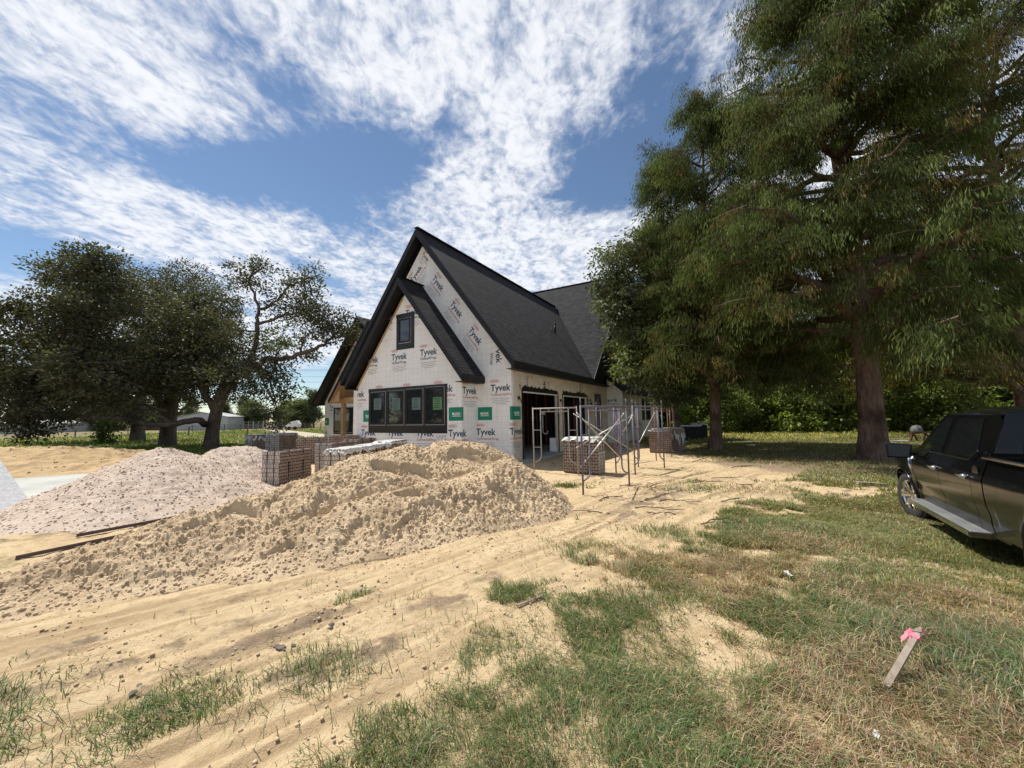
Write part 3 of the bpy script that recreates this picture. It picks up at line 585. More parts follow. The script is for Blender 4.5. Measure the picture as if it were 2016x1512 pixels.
def ground_z(x, y):
    d = np.hypot(x, y)
    z = (fbm(x * .35, y * .35, 3) - .5) * .10 * sstep(30, 12, d) + (fbm(x * .02, y * .02, 2) - .5) * 0.0
    k = (y - x) / 1.4142; s = (x + y) / 1.4142
    kk = k + .10 * np.sin(s * .55) + .05 * np.sin(s * 1.3 + 1)
    tr = np.zeros_like(x)
    on = sstep(1.6, 2.1, k) * sstep(6.3, 5.4, k) * sstep(14.5, 11, s)
    for c, w, dp in ((2.45, .13, .018), (2.85, .12, .022), (3.22, .10, .02), (4.1, .14, .026), (4.38, .12, .016), (4.75, .13, .02), (5.05, .1, .012)):
        q = (kk - c) / w; tr += -dp * np.exp(-q * q * 1.2) + dp * .75 * np.exp(-((np.abs(q) - 1.5) / .45) ** 2)
        tr += on * 0 + np.exp(-q ** 4) * .004 * np.sin(s * 46 + 6 * np.sin(q)) + np.exp(-q ** 4) * .004 * np.sin(kk * 190)
    st = (fbm(kk * 9.5 + 3, s * .55, 3, .6) - .5) * .030 + (fbm(kk * 30 + 9, s * 1.1, 2) - .5) * .020
    z = z + st * sstep(1.2, 1.9, k) * sstep(8.0, 5.6, k) * sstep(16, 11, s)
    z = z + .55 * tr * on * sstep(.25, .55, fbm(x * .8 + 5, y * .8, 2) + .12)
    nearf = sstep(16, 7, d)
    z = z + nearf * ((fbm(x * 3.1, y * 3.1, 4, .6) - .5) * .05 + (fbm(x * 13, y * 13, 3, .65) - .5) * .032) * (1 - .55 * on)
    z = z - .20 * np.exp(-((x - 7.2) / 2.6) ** 2 - ((y - 5.6) / 3.4) ** 2)      # the truck stands a little lower
    z = z + soil_mask(x, y) * nearf * (fbm(x * 9, y * 9, 3) - .35) * .05
    return z
def graded(lo, hi, d0, c0, c1, gr):
    L_ = list(np.arange(c0, c1, d0)); s = d0; v = L_[-1]
    while v < hi: s *= gr; v += s; L_.append(v)
    s = d0; v = c0; pre = []
    while v > lo: s *= gr; v -= s; pre.append(v)
    return np.array(pre[::-1] + L_)
gx = graded(-900, 900, .036, -5.2, 7.2, 1.022); gy = graded(-60, 1500, .036, 1.2, 9.5, 1.018)
GX, GY = np.meshgrid(gx, gy); xx, yy = GX.ravel(), GY.ravel()
zg = ground_z(xx, yy)
nx_, ny_ = len(gx), len(gy); idx = np.arange(nx_ * ny_).reshape(ny_, nx_)
F = np.stack([idx[:-1, :-1].ravel(), idx[:-1, 1:].ravel(), idx[1:, 1:].ravel(), idx[1:, :-1].ravel()], 1)
mg = bpy.data.materials.new('sandy_ground'); mg.use_nodes = True; t = mg.node_tree; b = t.nodes['Principled BSDF']; b.inputs['Roughness'].default_value = .95; b.inputs['Specular IOR Level'].default_value = .15
tcn = N(t, 'ShaderNodeTexCoord'); v = tcn.outputs['Object']
def ramp(tree, fac, c1, c2, lo=.3, hi=.7):
    mr = N(tree, 'ShaderNodeMapRange'); L(tree, fac, mr.inputs['Value']); mr.inputs['From Min'].default_value = lo; mr.inputs['From Max'].default_value = hi
    r = N(tree, 'ShaderNodeMixRGB'); L(tree, mr.outputs[0], r.inputs['Fac'])
    for i, c in ((1, c1), (2, c2)):
        if isinstance(c, tuple): r.inputs[i].default_value = (*c, 1)
        else: L(tree, c, r.inputs[i])
    return r.outputs[0]
sand = ramp(t, noise(t, v, .9, 6, .65), (.50, .37, .215), (.64, .50, .31))
sand = ramp(t, noise(t, v, 7, 6, .7, .5), ramp(t, noise(t, v, 25, 4, .6), (.34, .235, .13), (.5, .37, .21)), sand, .33, .52)
art = N(t, 'ShaderNodeAttribute', attribute_name='rut'); sand = ramp(t, art.outputs['Fac'], ramp(t, noise(t, v, 6, 4, .6), (.36, .26, .15), (.47, .345, .20)), sand, .34, .5)
grd = ramp(t, noise(t, v, 1.7, 6, .7), (.115, .125, .035), (.21, .17, .08)); grd = ramp(t, noise(t, v, 14, 4, .7), (.07, .06, .03), grd, .3, .6)
soil = ramp(t, noise(t, v, 9, 5, .7), (.11, .08, .055), (.27, .20, .14))
road = ramp(t, noise(t, v, 2, 5, .7), (.36, .31, .24), (.48, .42, .34))
ag = N(t, 'ShaderNodeAttribute', attribute_name='grass'); as_ = N(t, 'ShaderNodeAttribute', attribute_name='soil'); ar = N(t, 'ShaderNodeAttribute', attribute_name='road')
def jit(f, k=.5): return M(t, 'MULTIPLY', M(t, 'ADD', M(t, 'SUBTRACT', f, .5), M(t, 'MULTIPLY', M(t, 'SUBTRACT', noise(t, v, 13, 6, .75), .5), 2.2)), 1.6)
gm = M(t, 'ADD', jit(ag.outputs['Fac']), .5, clamp=True); smm = M(t, 'ADD', jit(as_.outputs['Fac']), .42, clamp=True)
def mixc(f, a, b_):
    r = N(t, 'ShaderNodeMixRGB'); L(t, f, r.inputs['Fac']); L(t, a, r.inputs[1]); L(t, b_, r.inputs[2]); return r.outputs[0]
c = mixc(M(t, 'MULTIPLY', gm, .85), sand, grd); c = mixc(M(t, 'MULTIPLY', smm, .8), c, soil); c = mixc(ar.outputs['Fac'], c, road)
L(t, c, b.inputs['Base Color'])
bn = N(t, 'ShaderNodeBump'); bn.inputs['Strength'].default_value = .8; bn.inputs['Distance'].default_value = .03
L(t, M(t, 'ADD', noise(t, v, 22, 6, .75), M(t, 'MULTIPLY', noise(t, v, 90, 3, .6), .5)), bn.inputs['Height']); L(t, bn.outputs[0], b.inputs['Normal'])
gobj = np_mesh('ground', np.stack([xx, yy, zg], 1), F, mg, smooth=True, attrs={'rut': fbm(((yy - xx) / 1.4142 + .10 * np.sin((xx + yy) / 1.4142 * .55)) * 9.5 + 3, (xx + yy) / 1.4142 * .55, 3, .6) * sstep(.8, 1.9, (yy - xx) / 1.4142) * sstep(8, 5.6, (yy - xx) / 1.4142) * sstep(16, 11, (xx + yy) / 1.4142) + .5 * (1 - sstep(.8, 1.9, (yy - xx) / 1.4142) * sstep(8, 5.6, (yy - xx) / 1.4142) * sstep(16, 11, (xx + yy) / 1.4142)), 'grass': grass_mask(xx, yy) * (.42 + .58 * sstep(6, 14, np.hypot(xx, yy))), 'soil': soil_mask(xx, yy), 'road': road_mask(xx, yy)})
tag(gobj, kind='structure')
def _unused(): pass
def gz(x, y): return float(ground_z(np.array([float(x)]), np.array([float(y)]))[0])

# concrete pad on the left
mb = MB(); a, b_, c_, d_ = G(20, 950), G(90, 1010), G(215, 930), G(150, 905)
a, b_, c_, d_ = Vector((-16.5, 12.2, 0)), Vector((-9.2, 7.7, 0)), Vector((-8.2, 10.6, 0)), Vector((-14.2, 13.9, 0))
mb.prism([p + Vector((0, 0, .06)) for p in (a, b_, c_, d_)], (0, 0, -.3)); o = mb.build('concrete_pad', mat('pale_smooth_concrete', (.36, .37, .34), .6, scale=.8, var=.15)); tag(o, kind='structure')

# ------------------------------------------------------------------ grass blades
def blades(name, n, area, hgt, wid, dens=None, cols=None, lean=.6, z0=-.005):
    x0_, x1_, y0_, y1_ = area; P = []; tot = 0
    while tot < n:
        k = n * 3; x = rng.uniform(x0_, x1_, k)
        y = y0_ + (y1_ - y0_) * rng.random(k)
        keep = (np.abs(x) < y * 1.5 + 1.0) & (rng.random(k) < dens(x, y)); P.append(np.stack([x[keep], y[keep]], 1)); tot += keep.sum()
    P = np.concatenate(P)[:n]; x, y = P[:, 0], P[:, 1]
    d = np.hypot(x, y); tall = fbm(x * 1.3 + 9, y * 1.3 + 5, 3)
    h = hgt(x, y) * (.5 + 1.0 * rng.random(n)) * (.45 + 1.1 * tall); w = wid(d) * (.6 + .8 * rng.random(n))
    an = rng.uniform(0, 2 * np.pi, n); wind = fbm(x * .8, y * .8, 2) * 12; an = np.where(rng.random(n) < .55, wind + rng.normal(0, .7, n), an)
    ln = lean * (.3 + 1.3 * rng.random(n)); dx, dy = np.cos(an), np.sin(an); sx, sy = -dy * w / 2, dx * w / 2
    z = ground_z(x, y) + z0
    V = np.empty((n, 5, 3))
    V[:, 0] = np.stack([x - sx, y - sy, z], 1); V[:, 1] = np.stack([x + sx, y + sy, z], 1)
    mx_, my_ = x + dx * h * ln * .35, y + dy * h * ln * .35; mz_ = z + h * .6
    V[:, 2] = np.stack([mx_ + sx * .75, my_ + sy * .75, mz_], 1); V[:, 3] = np.stack([mx_ - sx * .75, my_ - sy * .75, mz_], 1)
    V[:, 4] = np.stack([x + dx * h * ln, y + dy * h * ln, z + h * np.clip(1 - .35 * ln, .3, 1)], 1)
    b0 = np.arange(n)[:, None] * 5
    Fq = np.concatenate([b0 + np.array([[0, 1, 2]]), b0 + np.array([[0, 2, 3]]), b0 + np.array([[3, 2, 4]])])
    return V.reshape(-1, 3), Fq, np.repeat(cols(x, y, n), 5, axis=0)
def gcols(x, y, n):
    dry = sstep(.42, .62, fbm(x * .9 + 30, y * .9 + 12, 3) + .16 * (rng.random(n) - .5))
    green = np.stack([.075 + .05 * rng.random(n), .115 + .065 * rng.random(n), .035 + .025 * rng.random(n)], 1)
    olive = np.stack([.20 + .08 * rng.random(n), .19 + .07 * rng.random(n), .075 + .03 * rng.random(n)], 1)
    straw = np.stack([.34 + .16 * rng.random(n), .275 + .13 * rng.random(n), .165 + .08 * rng.random(n)], 1)
    brown = np.stack([.19 + .08 * rng.random(n), .115 + .05 * rng.random(n), .065 + .03 * rng.random(n)], 1)
    r = rng.random(n); mown = sstep(3.4, 5.0, x + (fbm(x, y, 2) - .5) * 2)
    c = np.where((rng.random(n) < mown * .6)[:, None], olive, green)
    reg = sstep(4.5, 3, np.abs(x - 2.2) + .8 * np.abs(y - 3.2)); lf_ = sstep(.3, 1.5, x); pd = np.clip(.14 + (.55 * dry * reg + .2 * dry + .18 * reg) * (.15 + .85 * lf_), 0, .85)
    c = np.where((r < pd)[:, None], straw, c); c = np.where((r < pd * .42)[:, None], brown, c)
    blue = .55 * np.exp(-((x - 3.2) / .8) ** 2 - ((y - 3.0) / .8) ** 2); c = np.where((rng.random(n) < blue * .7)[:, None], np.stack([.13 + .06 * rng.random(n), .16 + .06 * rng.random(n), .085 + .04 * rng.random(n)], 1), c)
    return c
def near_d(x, y): return np.clip(grass_mask(x, y), 0.014 * sstep(7.5, 3.5, y - x), 1) ** 1.15 * sstep(9.2, 6.0, y) * (.3 + .7 * sstep(.34, .52, fbm(x * 3.1 + 3, y * 3.1 + 3, 3)))
V1, F1_, C1 = blades('g', 200000, (-4.5, 9, 1.35, 9.2), lambda x, y: .074 + .09 * np.exp(-((x - 3.2) / .9) ** 2 - ((y - 3.1) / .8) ** 2) + .03 * np.exp(-((x - 3.4) / 1.1) ** 2 - ((y - 6) / .6) ** 2), lambda d: .0026 + .00062 * d, near_d, gcols, 1.15)
V2, F2_, C2 = blades('g', 110000, (-3, 26, 6, 26), lambda x, y: .075 + x * 0, lambda d: .005 + .0011 * d, lambda x, y: grass_mask(x, y) * (1 - .75 * soil_mask(x, y)) * np.clip(9 / np.hypot(x, y), 0, 1) ** 1.5, gcols, .9)
V3, F3_, C3 = blades('g', 60000, (-60, 60, 24, 75), lambda x, y: .12 + .12 * fbm(x * .3, y * .3, 2), lambda d: .01 + .0014 * d, lambda x, y: grass_mask(x, y) * np.clip(30 / np.hypot(x, y), 0, 1) ** 1.5 * (np.abs(x) < y * 1.5), gcols, .7)
V4, F4_, C4 = blades('g', 30000, (-40, -8, 3.5, 30), lambda x, y: .14 + x * 0, lambda d: .006 + .0012 * d, lambda x, y: grass_mask(x, y) * np.clip(12 / np.hypot(x, y), 0, 1) ** 1.5, gcols, .8)
C3[:] = C3 * np.array([1.25, 1.25, .75]); C4[:] = C4 * np.array([1.1, 1.2, .75])
Vs, Fs, Cs, b0 = [], [], [], 0
for V_, F_, C_ in ((V1, F1_, C1), (V2, F2_, C2), (V3, F3_, C3), (V4, F4_, C4)):
    Vs.append(V_); Fs.append(F_ + b0); Cs.append(C_); b0 += len(V_)
m_grass = leafmat('grass_blades', .25, .6, .25)
go = np_mesh('grass', np.concatenate(Vs), np.concatenate(Fs), m_grass, col=np.concatenate(Cs)); tag(go, kind='stuff')

# ------------------------------------------------------------------ sand piles
def sandmat(name, c1, c2, cd_, dk=.45):
    m = bpy.data.materials.new(name); m.use_nodes = True; t = m.node_tree; b = t.nodes['Principled BSDF']; b.inputs['Roughness'].default_value = .95; b.inputs['Specular IOR Level'].default_value = .12
    v = N(t, 'ShaderNodeTexCoord').outputs['Object']
    c = ramp(t, noise(t, v, 1.4, 5, .6), c1, c2); c = ramp(t, noise(t, v, 1.1, 4, .6, 1.5), tuple(q * .86 for q in c1), c, .38, .5); c = ramp(t, noise(t, v, 16, 6, .75, .4), cd_, c, .30, .47); L(t, c, b.inputs['Base Color'])
    bn = N(t, 'ShaderNodeBump'); bn.inputs['Strength'].default_value = .75; bn.inputs['Distance'].default_value = .035
    L(t, M(t, 'ADD', noise(t, v, 26, 6, .78), M(t, 'MULTIPLY', noise(t, v, 110, 3, .6), .4)), bn.inputs['Height']); L(t, bn.outputs[0], b.inputs['Normal']); return m
def ridge(x, y, pts):
    """pts: (x, y, height, halfwidth) along a crest; returns height of the heap"""
    best = np.full_like(x, -9.)
    for (ax, ay, ah, aw), (bx_, by_, bh, bw) in zip(pts, pts[1:]):
        dx, dy = bx_ - ax, by_ - ay; t_ = np.clip(((x - ax) * dx + (y - ay) * dy) / (dx * dx + dy * dy + 1e-9), 0, 1)
        d = np.hypot(x - ax - t_ * dx, y - ay - t_ * dy); h = ah + t_ * (bh - ah); w = aw + t_ * (bw - aw)
        q = d / w; best = np.maximum(best, h * (1 - np.sqrt(q * q + .02) + .14) / 1.0)
    return best
def cells(x, y, s, seed=0, nc=False):
    """rounded clods: distance to nearest jittered point"""
    X_, Y_ = x / s, y / s; xi = np.floor(X_).astype(int); yi = np.floor(Y_).astype(int); best = np.full_like(X_, 9.); idv = np.zeros_like(X_)
    for i in (-1, 0, 1):
        for j in (-1, 0, 1):
            cx = xi + i; cy = yi + j; jx = _T[(cx * 7 + seed) & 255, (cy * 13 + 5) & 255]; jy = _T[(cx * 11 + 3) & 255, (cy * 5 + seed) & 255]; rr = _T[(cx * 3 + 9 + seed) & 255, (cy * 17 + 1) & 255]
            d = np.hypot(X_ - cx - jx, Y_ - cy - jy) / (.35 + .5 * rr); idv = np.where(d < best, rr, idv); best = np.minimum(best, d)
    return np.clip(1 - best * best, 0, 1) * (.3 + .7 * idv)
m_crumb = mat('dry_sand_crumb', (.57, .435, .285), .95, scale=3, var=.15); m_crumbp = mat('dry_pink_crumb', (.60, .48, .38), .95, scale=3, var=.15)
def heap(name, area, step, hf, rough, mt, clods=0, csize=.05, seed=1, cm=None):
    xs = np.arange(area[0], area[1], step); ys = np.arange(area[2], area[3], step); A, B = np.meshgrid(xs, ys); x, y = A.ravel(), B.ravel()
    h0 = hf(x, y); z = h0 + rough(x, y, np.clip(h0 / .25, 0, 1)); z = np.where(h0 < -.02, np.minimum(z, -.12), z)
    n, k = len(xs), len(ys); id_ = np.arange(n * k).reshape(k, n); Fq = np.stack([id_[:-1, :-1].ravel(), id_[:-1, 1:].ravel(), id_[1:, 1:].ravel(), id_[1:, :-1].ravel()], 1)
    keep = (z[Fq] > -.1).any(1); Fq = Fq[keep]
    used = np.unique(Fq); mp = np.full(len(x), -1); mp[used] = np.arange(len(used)); Vx = np.stack([x, y, z], 1)[used]; Fq = mp[Fq]
    if clods:
        rg = np.random.default_rng(seed); P = Vx[rg.integers(0, len(Vx), clods * 3)]; P = P[P[:, 2] > -.02][:clods]
        ico = np.array([(0, 0, -1), (.72, -.53, -.45), (-.28, -.85, -.45), (-.89, 0, -.45), (-.28, .85, -.45), (.72, .53, -.45), (.28, -.85, .45), (-.72, -.53, .45), (-.72, .53, .45), (.28, .85, .45), (.89, 0, .45), (0, 0, 1)])
        fi = [(0, 1, 2), (1, 0, 5), (0, 2, 3), (0, 3, 4), (0, 4, 5), (1, 5, 10), (2, 1, 6), (3, 2, 7), (4, 3, 8), (5, 4, 9), (1, 10, 6), (2, 6, 7), (3, 7, 8), (4, 8, 9), (5, 9, 10), (6, 10, 11), (7, 6, 11), (8, 7, 11), (9, 8, 11), (10, 9, 11)]
        fi = np.array([(a, b, c, c) for a, b, c in fi])
        # as quads with a repeated corner split into a mid point is invalid, so clods are their own triangles fanned to quads
        sz = csize * (.35 + rg.random(len(P)) ** 3 * 1.6); VV = P[:, None, :] + ico[None] * (sz[:, None, None] * rg.uniform(.6, 1.25, (len(P), 12, 1))) * np.array([1, 1, .75]); VV[:, :, 2] += (sz * .25)[:, None]
        nb = len(Vx); me_v = np.concatenate([Vx, VV.reshape(-1, 3)])
        tri = np.concatenate([np.stack([Fq[:, 0], Fq[:, 1], Fq[:, 2]], 1), np.stack([Fq[:, 0], Fq[:, 2], Fq[:, 3]], 1), (nb + np.arange(len(P))[:, None, None] * 12 + fi[None, :, :3]).reshape(-1, 3)])
        o = np_mesh(name, me_v, tri, [mt, cm or m_crumb], smooth=True, matidx=(np.arange(len(tri)) >= 2 * len(Fq)).astype(int))
        return o
    return np_mesh(name, Vx, Fq, mt, smooth=True)
m_sand = sandmat('tan_sand', (.56, .42, .265), (.68, .53, .35), (.42, .30, .185)); m_pink = sandmat('pinkish_mason_sand', (.54, .435, .35), (.62, .515, .425), (.43, .335, .265))
m_sand2 = sandmat('ochre_sand', (.46, .32, .17), (.58, .43, .25), (.28, .18, .1))
MAIN = [(-5.7, 3.95, .10, .55), (-4.95, 4.5, .26, .8), (-4.4, 5.1, .44, 1.05), (-3.9, 5.8, .62, 1.25), (-3.35, 6.5, .85, 1.5), (-2.8, 7.2, 1.06, 1.8), (-2.1, 8.1, 1.20, 2.0), (-1.3, 8.6, 1.22, 2.0), (-.75, 8.75, 1.15, 1.65), (-.6, 8.75, 1.03, 1.5)]
FRONT = [(-3.0, 5.35, .36, .8), (-2.3, 5.95, .52, .95), (-1.5, 6.55, .68, 1.05), (-.75, 7.2, .82, 1.2), (-.25, 7.8, .88, 1.2), (-.2, 8.2, .86, 1.15)]
SCOOP = [(-2.25, 7.0, .32, .22, .10), (-1.75, 7.15, .3, .2, .09), (-3.75, 5.45, .35, .2, .08), (-1.62, 6.2, .28, .14, .09), (-.9, 8.1, .4, .2, .05), (-4.35, 5.6, .3, .2, .09)]
def h_main(x, y):
    wob = (fbm(x * 1.1, y * 1.1, 3) - .5) * .35
    a = ridge(x + wob * .8, y + wob, MAIN); b = ridge(x + wob * .5, y - wob * .5, FRONT)
    # a step runs along behind the front lobe
    h = np.maximum(a - .17 * np.exp(-((a - b - .05) / .09) ** 2) * sstep(.25, .5, b), b)
    for (cx, cy, rx, ry, dp) in SCOOP:
        q = np.hypot((x - cx) / rx, (y - cy) / ry); h = h - dp * sstep(1.05, .75, q) * (1 - .75 * np.clip((cy - y) / ry, -1, 1))
    return h
def r_main(x, y, k):
    soft = sstep(.35, .62, fbm(x * .9 + 2, y * .9 + 7, 2)) * .6
    r = .45 + .55 * sstep(.35, .55, fbm(x * .7 + 11, y * .7 + 3, 2))
    big = (fbm(x * 2.1, y * 2.1, 2) - .5) * .09; cr = 1 - np.abs(2 * fbm(x * 11 + 3, y * 11, 3, .6) - 1)
    fr_ = ridge(x, y, FRONT); crest = np.exp(-((fr_ / np.maximum(.34 + .55 * sstep(-3, 0, x), .1) - 1) / .16) ** 2); r = r * (1 - .75 * np.clip(crest, 0, 1) * sstep(.3, .5, fr_))
    for (cx, cy, rx, ry, dp) in SCOOP: r = r * (1 - .8 * sstep(1.1, .8, np.hypot((x - cx) / rx, (y - cy) / ry)))
    slump = -.09 * sstep(.60, .66, fbm(x * 1.5 + 4, y * 1.5 + 20, 2)) 
    return k * (big + slump + r * (.035 * cells(x, y, .13, 3) + .034 * cells(x + 5, y, .065, 8) + (fbm(x * 22, y * 22, 2, .7) - .5) * .085 + .075 * (cr - .7)))
sp = heap('sand_pile', (-6.9, 1.9, 2.9, 11.2), .0175, h_main, r_main, m_sand, 26000, .0135, 5)
tag(sp, 'long heap of lumpy tan sand in front of the house wall', 'sand pile', 'sand piles on the building site')
PINK = [(-9.7, 9.15, .34, 1.1), (-9.35, 9.65, .74, 1.7), (-8.9, 10.1, 1.08, 2.1), (-8.3, 9.2, .80, 2.1), (-7.8, 8.2, .42, 1.7)]
PINK2 = [(-8.9, 12.2, .95, 1.6), (-8.5, 12.5, .95, 1.5)]
def r_pink(x, y, k): return k * ((fbm(x * 1.2, y * 1.2, 3) - .5) * .12 + .03 * cells(x, y, .16, 4) + (fbm(x * 8, y * 8, 4, .65) - .5) * .11)
wob = lambda x, y: (fbm(x * .9, y * .9, 2) - .5) * .5
pk = heap('sand_pile', (-13, -4.4, 5.6, 14.2), .04, lambda x, y: ridge(x + wob(x, y), y, PINK), r_pink, m_pink, 7000, .014, 6, m_crumbp); tag(pk, 'pale pinkish sand heap with a broad peak, nearer of the two pink heaps', 'sand pile', 'sand piles on the building site')
pk = heap('sand_pile', (-11, -5.6, 10.4, 14.6), .045, lambda x, y: ridge(x + wob(x, y), y, PINK2), r_pink, m_pink, 2500, .014, 7, m_crumbp); tag(pk, 'small pinkish sand heap beside the brick pallets', 'sand pile', 'sand piles on the building site')
BACK = [(-26, 14.0, .75, 3.2), (-20, 15.4, .85, 3.2), (-17.2, 16.2, .75, 2.8), (-15.6, 15.8, .4, 2.4)]
BK2 = [(-24, 13.0, .35, 1.5), (-18, 14.0, .38, 1.3), (-14.6, 14.8, .2, 1.0)]
pk = heap('sand_pile', (-27, -12.2, 10.5, 19.5), .09, lambda x, y: np.maximum(ridge(x + wob(x, y), y, BACK), ridge(x, y + wob(x, y) * .4, BK2)), lambda x, y, k: k * ((fbm(x * 1.5, y * 1.5, 4, .6) - .5) * .28 + .08 * cells(x, y, .35, 2)), m_sand2, 500, .04, 8)
tag(pk, 'low brownish sand heap behind the pale concrete pad at the left', 'sand pile', 'sand piles on the building site')
def crumbs(n, seed):
    rg = np.random.default_rng(seed); x = rg.uniform(-6, 9, n * 4); y = rg.uniform(1.4, 13, n * 4); keep = (np.abs(x) < y * 1.45 + .5) & (grass_mask(x, y) < .5) & (rg.random(n * 4) < np.clip(4 / np.hypot(x, y), 0, 1) * sstep(.42, .6, fbm(x * 1.3 + 50, y * 1.3, 3)))
    x, y = x[keep][:n], y[keep][:n]; m = len(x); s_ = .003 + .014 * rg.random(m) ** 5 + .0006 * np.hypot(x, y); z = ground_z(x, y)
    oc = np.array([(1, 0, 0), (0, 1, 0), (-1, 0, 0), (0, -1, 0), (0, 0, .8), (0, 0, -.6)]); fc = np.array([(0, 1, 4), (1, 2, 4), (2, 3, 4), (3, 0, 4), (1, 0, 5), (2, 1, 5), (3, 2, 5), (0, 3, 5)])
    V = np.stack([x, y, z + s_ * .4], 1)[:, None] + oc[None] * s_[:, None, None] * rg.uniform(.6, 1.3, (m, 6, 1)); F_ = (np.arange(m)[:, None, None] * 6 + fc[None]).reshape(-1, 3)
    tag(np_mesh('gravel_crumbs', V.reshape(-1, 3), F_, m_crumb, smooth=False), kind='stuff')
crumbs(12000, 77)
# rim of loose clods at the foot of the big heap and dark clumps on the track
def lump(name, loc, size, mt, label, cat, flat=.6, seed=0, group=None, n=1, spread=0):
    rg = random.Random(seed); bm = bmesh.new()
    for q in range(n):
        c0 = Vector((rg.uniform(-spread, spread), rg.uniform(-spread, spread) * .6, 0)); s_ = size * (1 if n == 1 else rg.uniform(.35, 1))
        r = bmesh.ops.create_icosphere(bm, subdivisions=2, radius=s_)
        for v_ in r['verts']:
            k = .72 + .45 * rg.random(); v_.co = Vector((v_.co.x * k, v_.co.y * k, v_.co.z * k * flat)) + c0
    me = bpy.data.meshes.new(name); bm.to_mesh(me); bm.free(); me.materials.append(mt); o = bpy.data.objects.new(name, me); C.objects.link(o); o.location = (loc[0], loc[1], gz(loc[0], loc[1]) + size * flat * .35); return tag(o, label, cat, group)
m_clod = mat('dark_clay', (.17, .14, .12), .95, scale=12, var=.25, bump=.8, bscale=30); m_rock = mat('brown_stone', (.33, .23, .13), .9, scale=8, bump=.6)
p = G(660, 1235); lump('dirt_clod', p, .03, m_clod, 'dark grey clod of clay sitting on the sandy track', 'dirt clod', seed=2, n=4, spread=.06)
p = G(560, 1275); lump('dirt_clod', p, .032, m_clod, 'blackish crumbly clump of earth pressed into the wheel track', 'dirt clod', seed=3, n=7, spread=.1, flat=.4)
p = G(285, 1355); lump('dirt_clod', p, .024, m_clod, 'dark brown crumbs of earth beside a grass tuft near the left', 'dirt clod', seed=4, n=6, spread=.09, flat=.4)
p = G(1190, 1015); lump('rock', G(1215, 1425) if False else G(1610, 1418), .05, m_rock, 'flat brown stone in the dry grass near the bottom right', 'stone', seed=6, flat=.35)

# ================================================================== TREES
m_leaf = leafmat('broad_leaves', .30, .6, .22); m_needle = leafmat('feathery_needles', .34, .85, .08)
def barkmat(name, c1, c2, sx=1.0):
    m = bpy.data.materials.new(name); m.use_nodes = True; t = m.node_tree; b = t.nodes['Principled BSDF']; b.inputs['Roughness'].default_value = .95; b.inputs['Specular IOR Level'].default_value = .2
    v = N(t, 'ShaderNodeTexCoord').outputs['Object']; vm = N(t, 'ShaderNodeVectorMath', operation='MULTIPLY'); L(t, v, vm.inputs[0]); vm.inputs[1].default_value = (9 * sx, 9 * sx, 1.1 * sx)
    n = noise(t, vm.outputs[0], 1.6, 7, .7, .6); c = ramp(t, n, c1, c2, .35, .65); c = ramp(t, noise(t, v, .9, 3, .6), tuple(q * .6 for q in c1), c, .3, .5); L(t, c, b.inputs['Base Color'])
    bn = N(t, 'ShaderNodeBump'); bn.inputs['Strength'].default_value = 1.0; bn.inputs['Distance'].default_value = .06; L(t, n, bn.inputs['Height']); L(t, bn.outputs[0], b.inputs['Normal']); return m
m_bark_c = barkmat('reddish_fibrous_bark', (.10, .062, .046), (.26, .18, .145)); m_bark_o = barkmat('grey_oak_bark', (.06, .05, .042), (.20, .165, .135), 1.3)
def leafquads(rg, P, dirn, ln, wd, cols, cj=.25):
    """quads at P pointing along dirn"""
    n = len(P); d = dirn / (np.linalg.norm(dirn, axis=1)[:, None] + 1e-9); r = rg.normal(size=(n, 3)); s = np.cross(d, r); s /= (np.linalg.norm(s, axis=1)[:, None] + 1e-9)
    l = ln * (.6 + .8 * rg.random(n)); w = wd * (.6 + .8 * rg.random(n)); L3 = d * l[:, None]; W3 = s * (w / 2)[:, None]
    V = np.stack([P, P + L3 * .5 + W3, P + L3, P + L3 * .5 - W3], 1).reshape(-1, 3); Fq = np.arange(4 * n).reshape(n, 4)
    c = cols * (1 - cj + 2 * cj * rg.random((n, 1))); return V, Fq, np.repeat(c, 4, axis=0)
def blob_leaves(rg, blobs, base, leaf, wd, per=46, csize=.42, droop=.2, shell=.45, cvar=.3, alt=None, altp=.2):
    Ps, Ds, Cs = [], [], []
    for (c, r, nc, tint) in blobs:
        c = np.array(c); r = np.array(r if hasattr(r, '__len__') else (r, r, r * .8), float); nc = int(nc)
        v = rg.normal(size=(nc, 3)); v /= np.linalg.norm(v, axis=1)[:, None]; rad = (shell + (1 - shell) * rg.random(nc)) ** .8
        cc = c + v * rad[:, None] * r * (1 + .18 * rg.normal(size=(nc, 1)))
        k = rg.poisson(per, nc) + 4; ci = np.repeat(np.arange(nc), k); n = len(ci)
        cs = csize * (.6 + .8 * rg.random(nc)); off = rg.normal(size=(n, 3)) * (cs[ci][:, None] * .55) * np.array([1, 1, .6])
        P = cc[ci] + off; D_ = off / (cs[ci][:, None]) + rg.normal(size=(n, 3)) * .6 + v[ci] * .4 + np.array([0, 0, -droop * 3]);
        col = np.array(base) * np.array(tint); ccol = col[None] * (1 - cvar + 2 * cvar * rg.random((nc, 1)))
        if alt is not None: a = rg.random(nc) < altp; ccol[a] = np.array(alt) * (.7 + .6 * rg.random((a.sum(), 1)))
        Ps.append(P); Ds.append(D_); Cs.append(ccol[ci])
    return leafquads(rg, np.concatenate(Ps), np.concatenate(Ds), leaf, wd, np.concatenate(Cs))
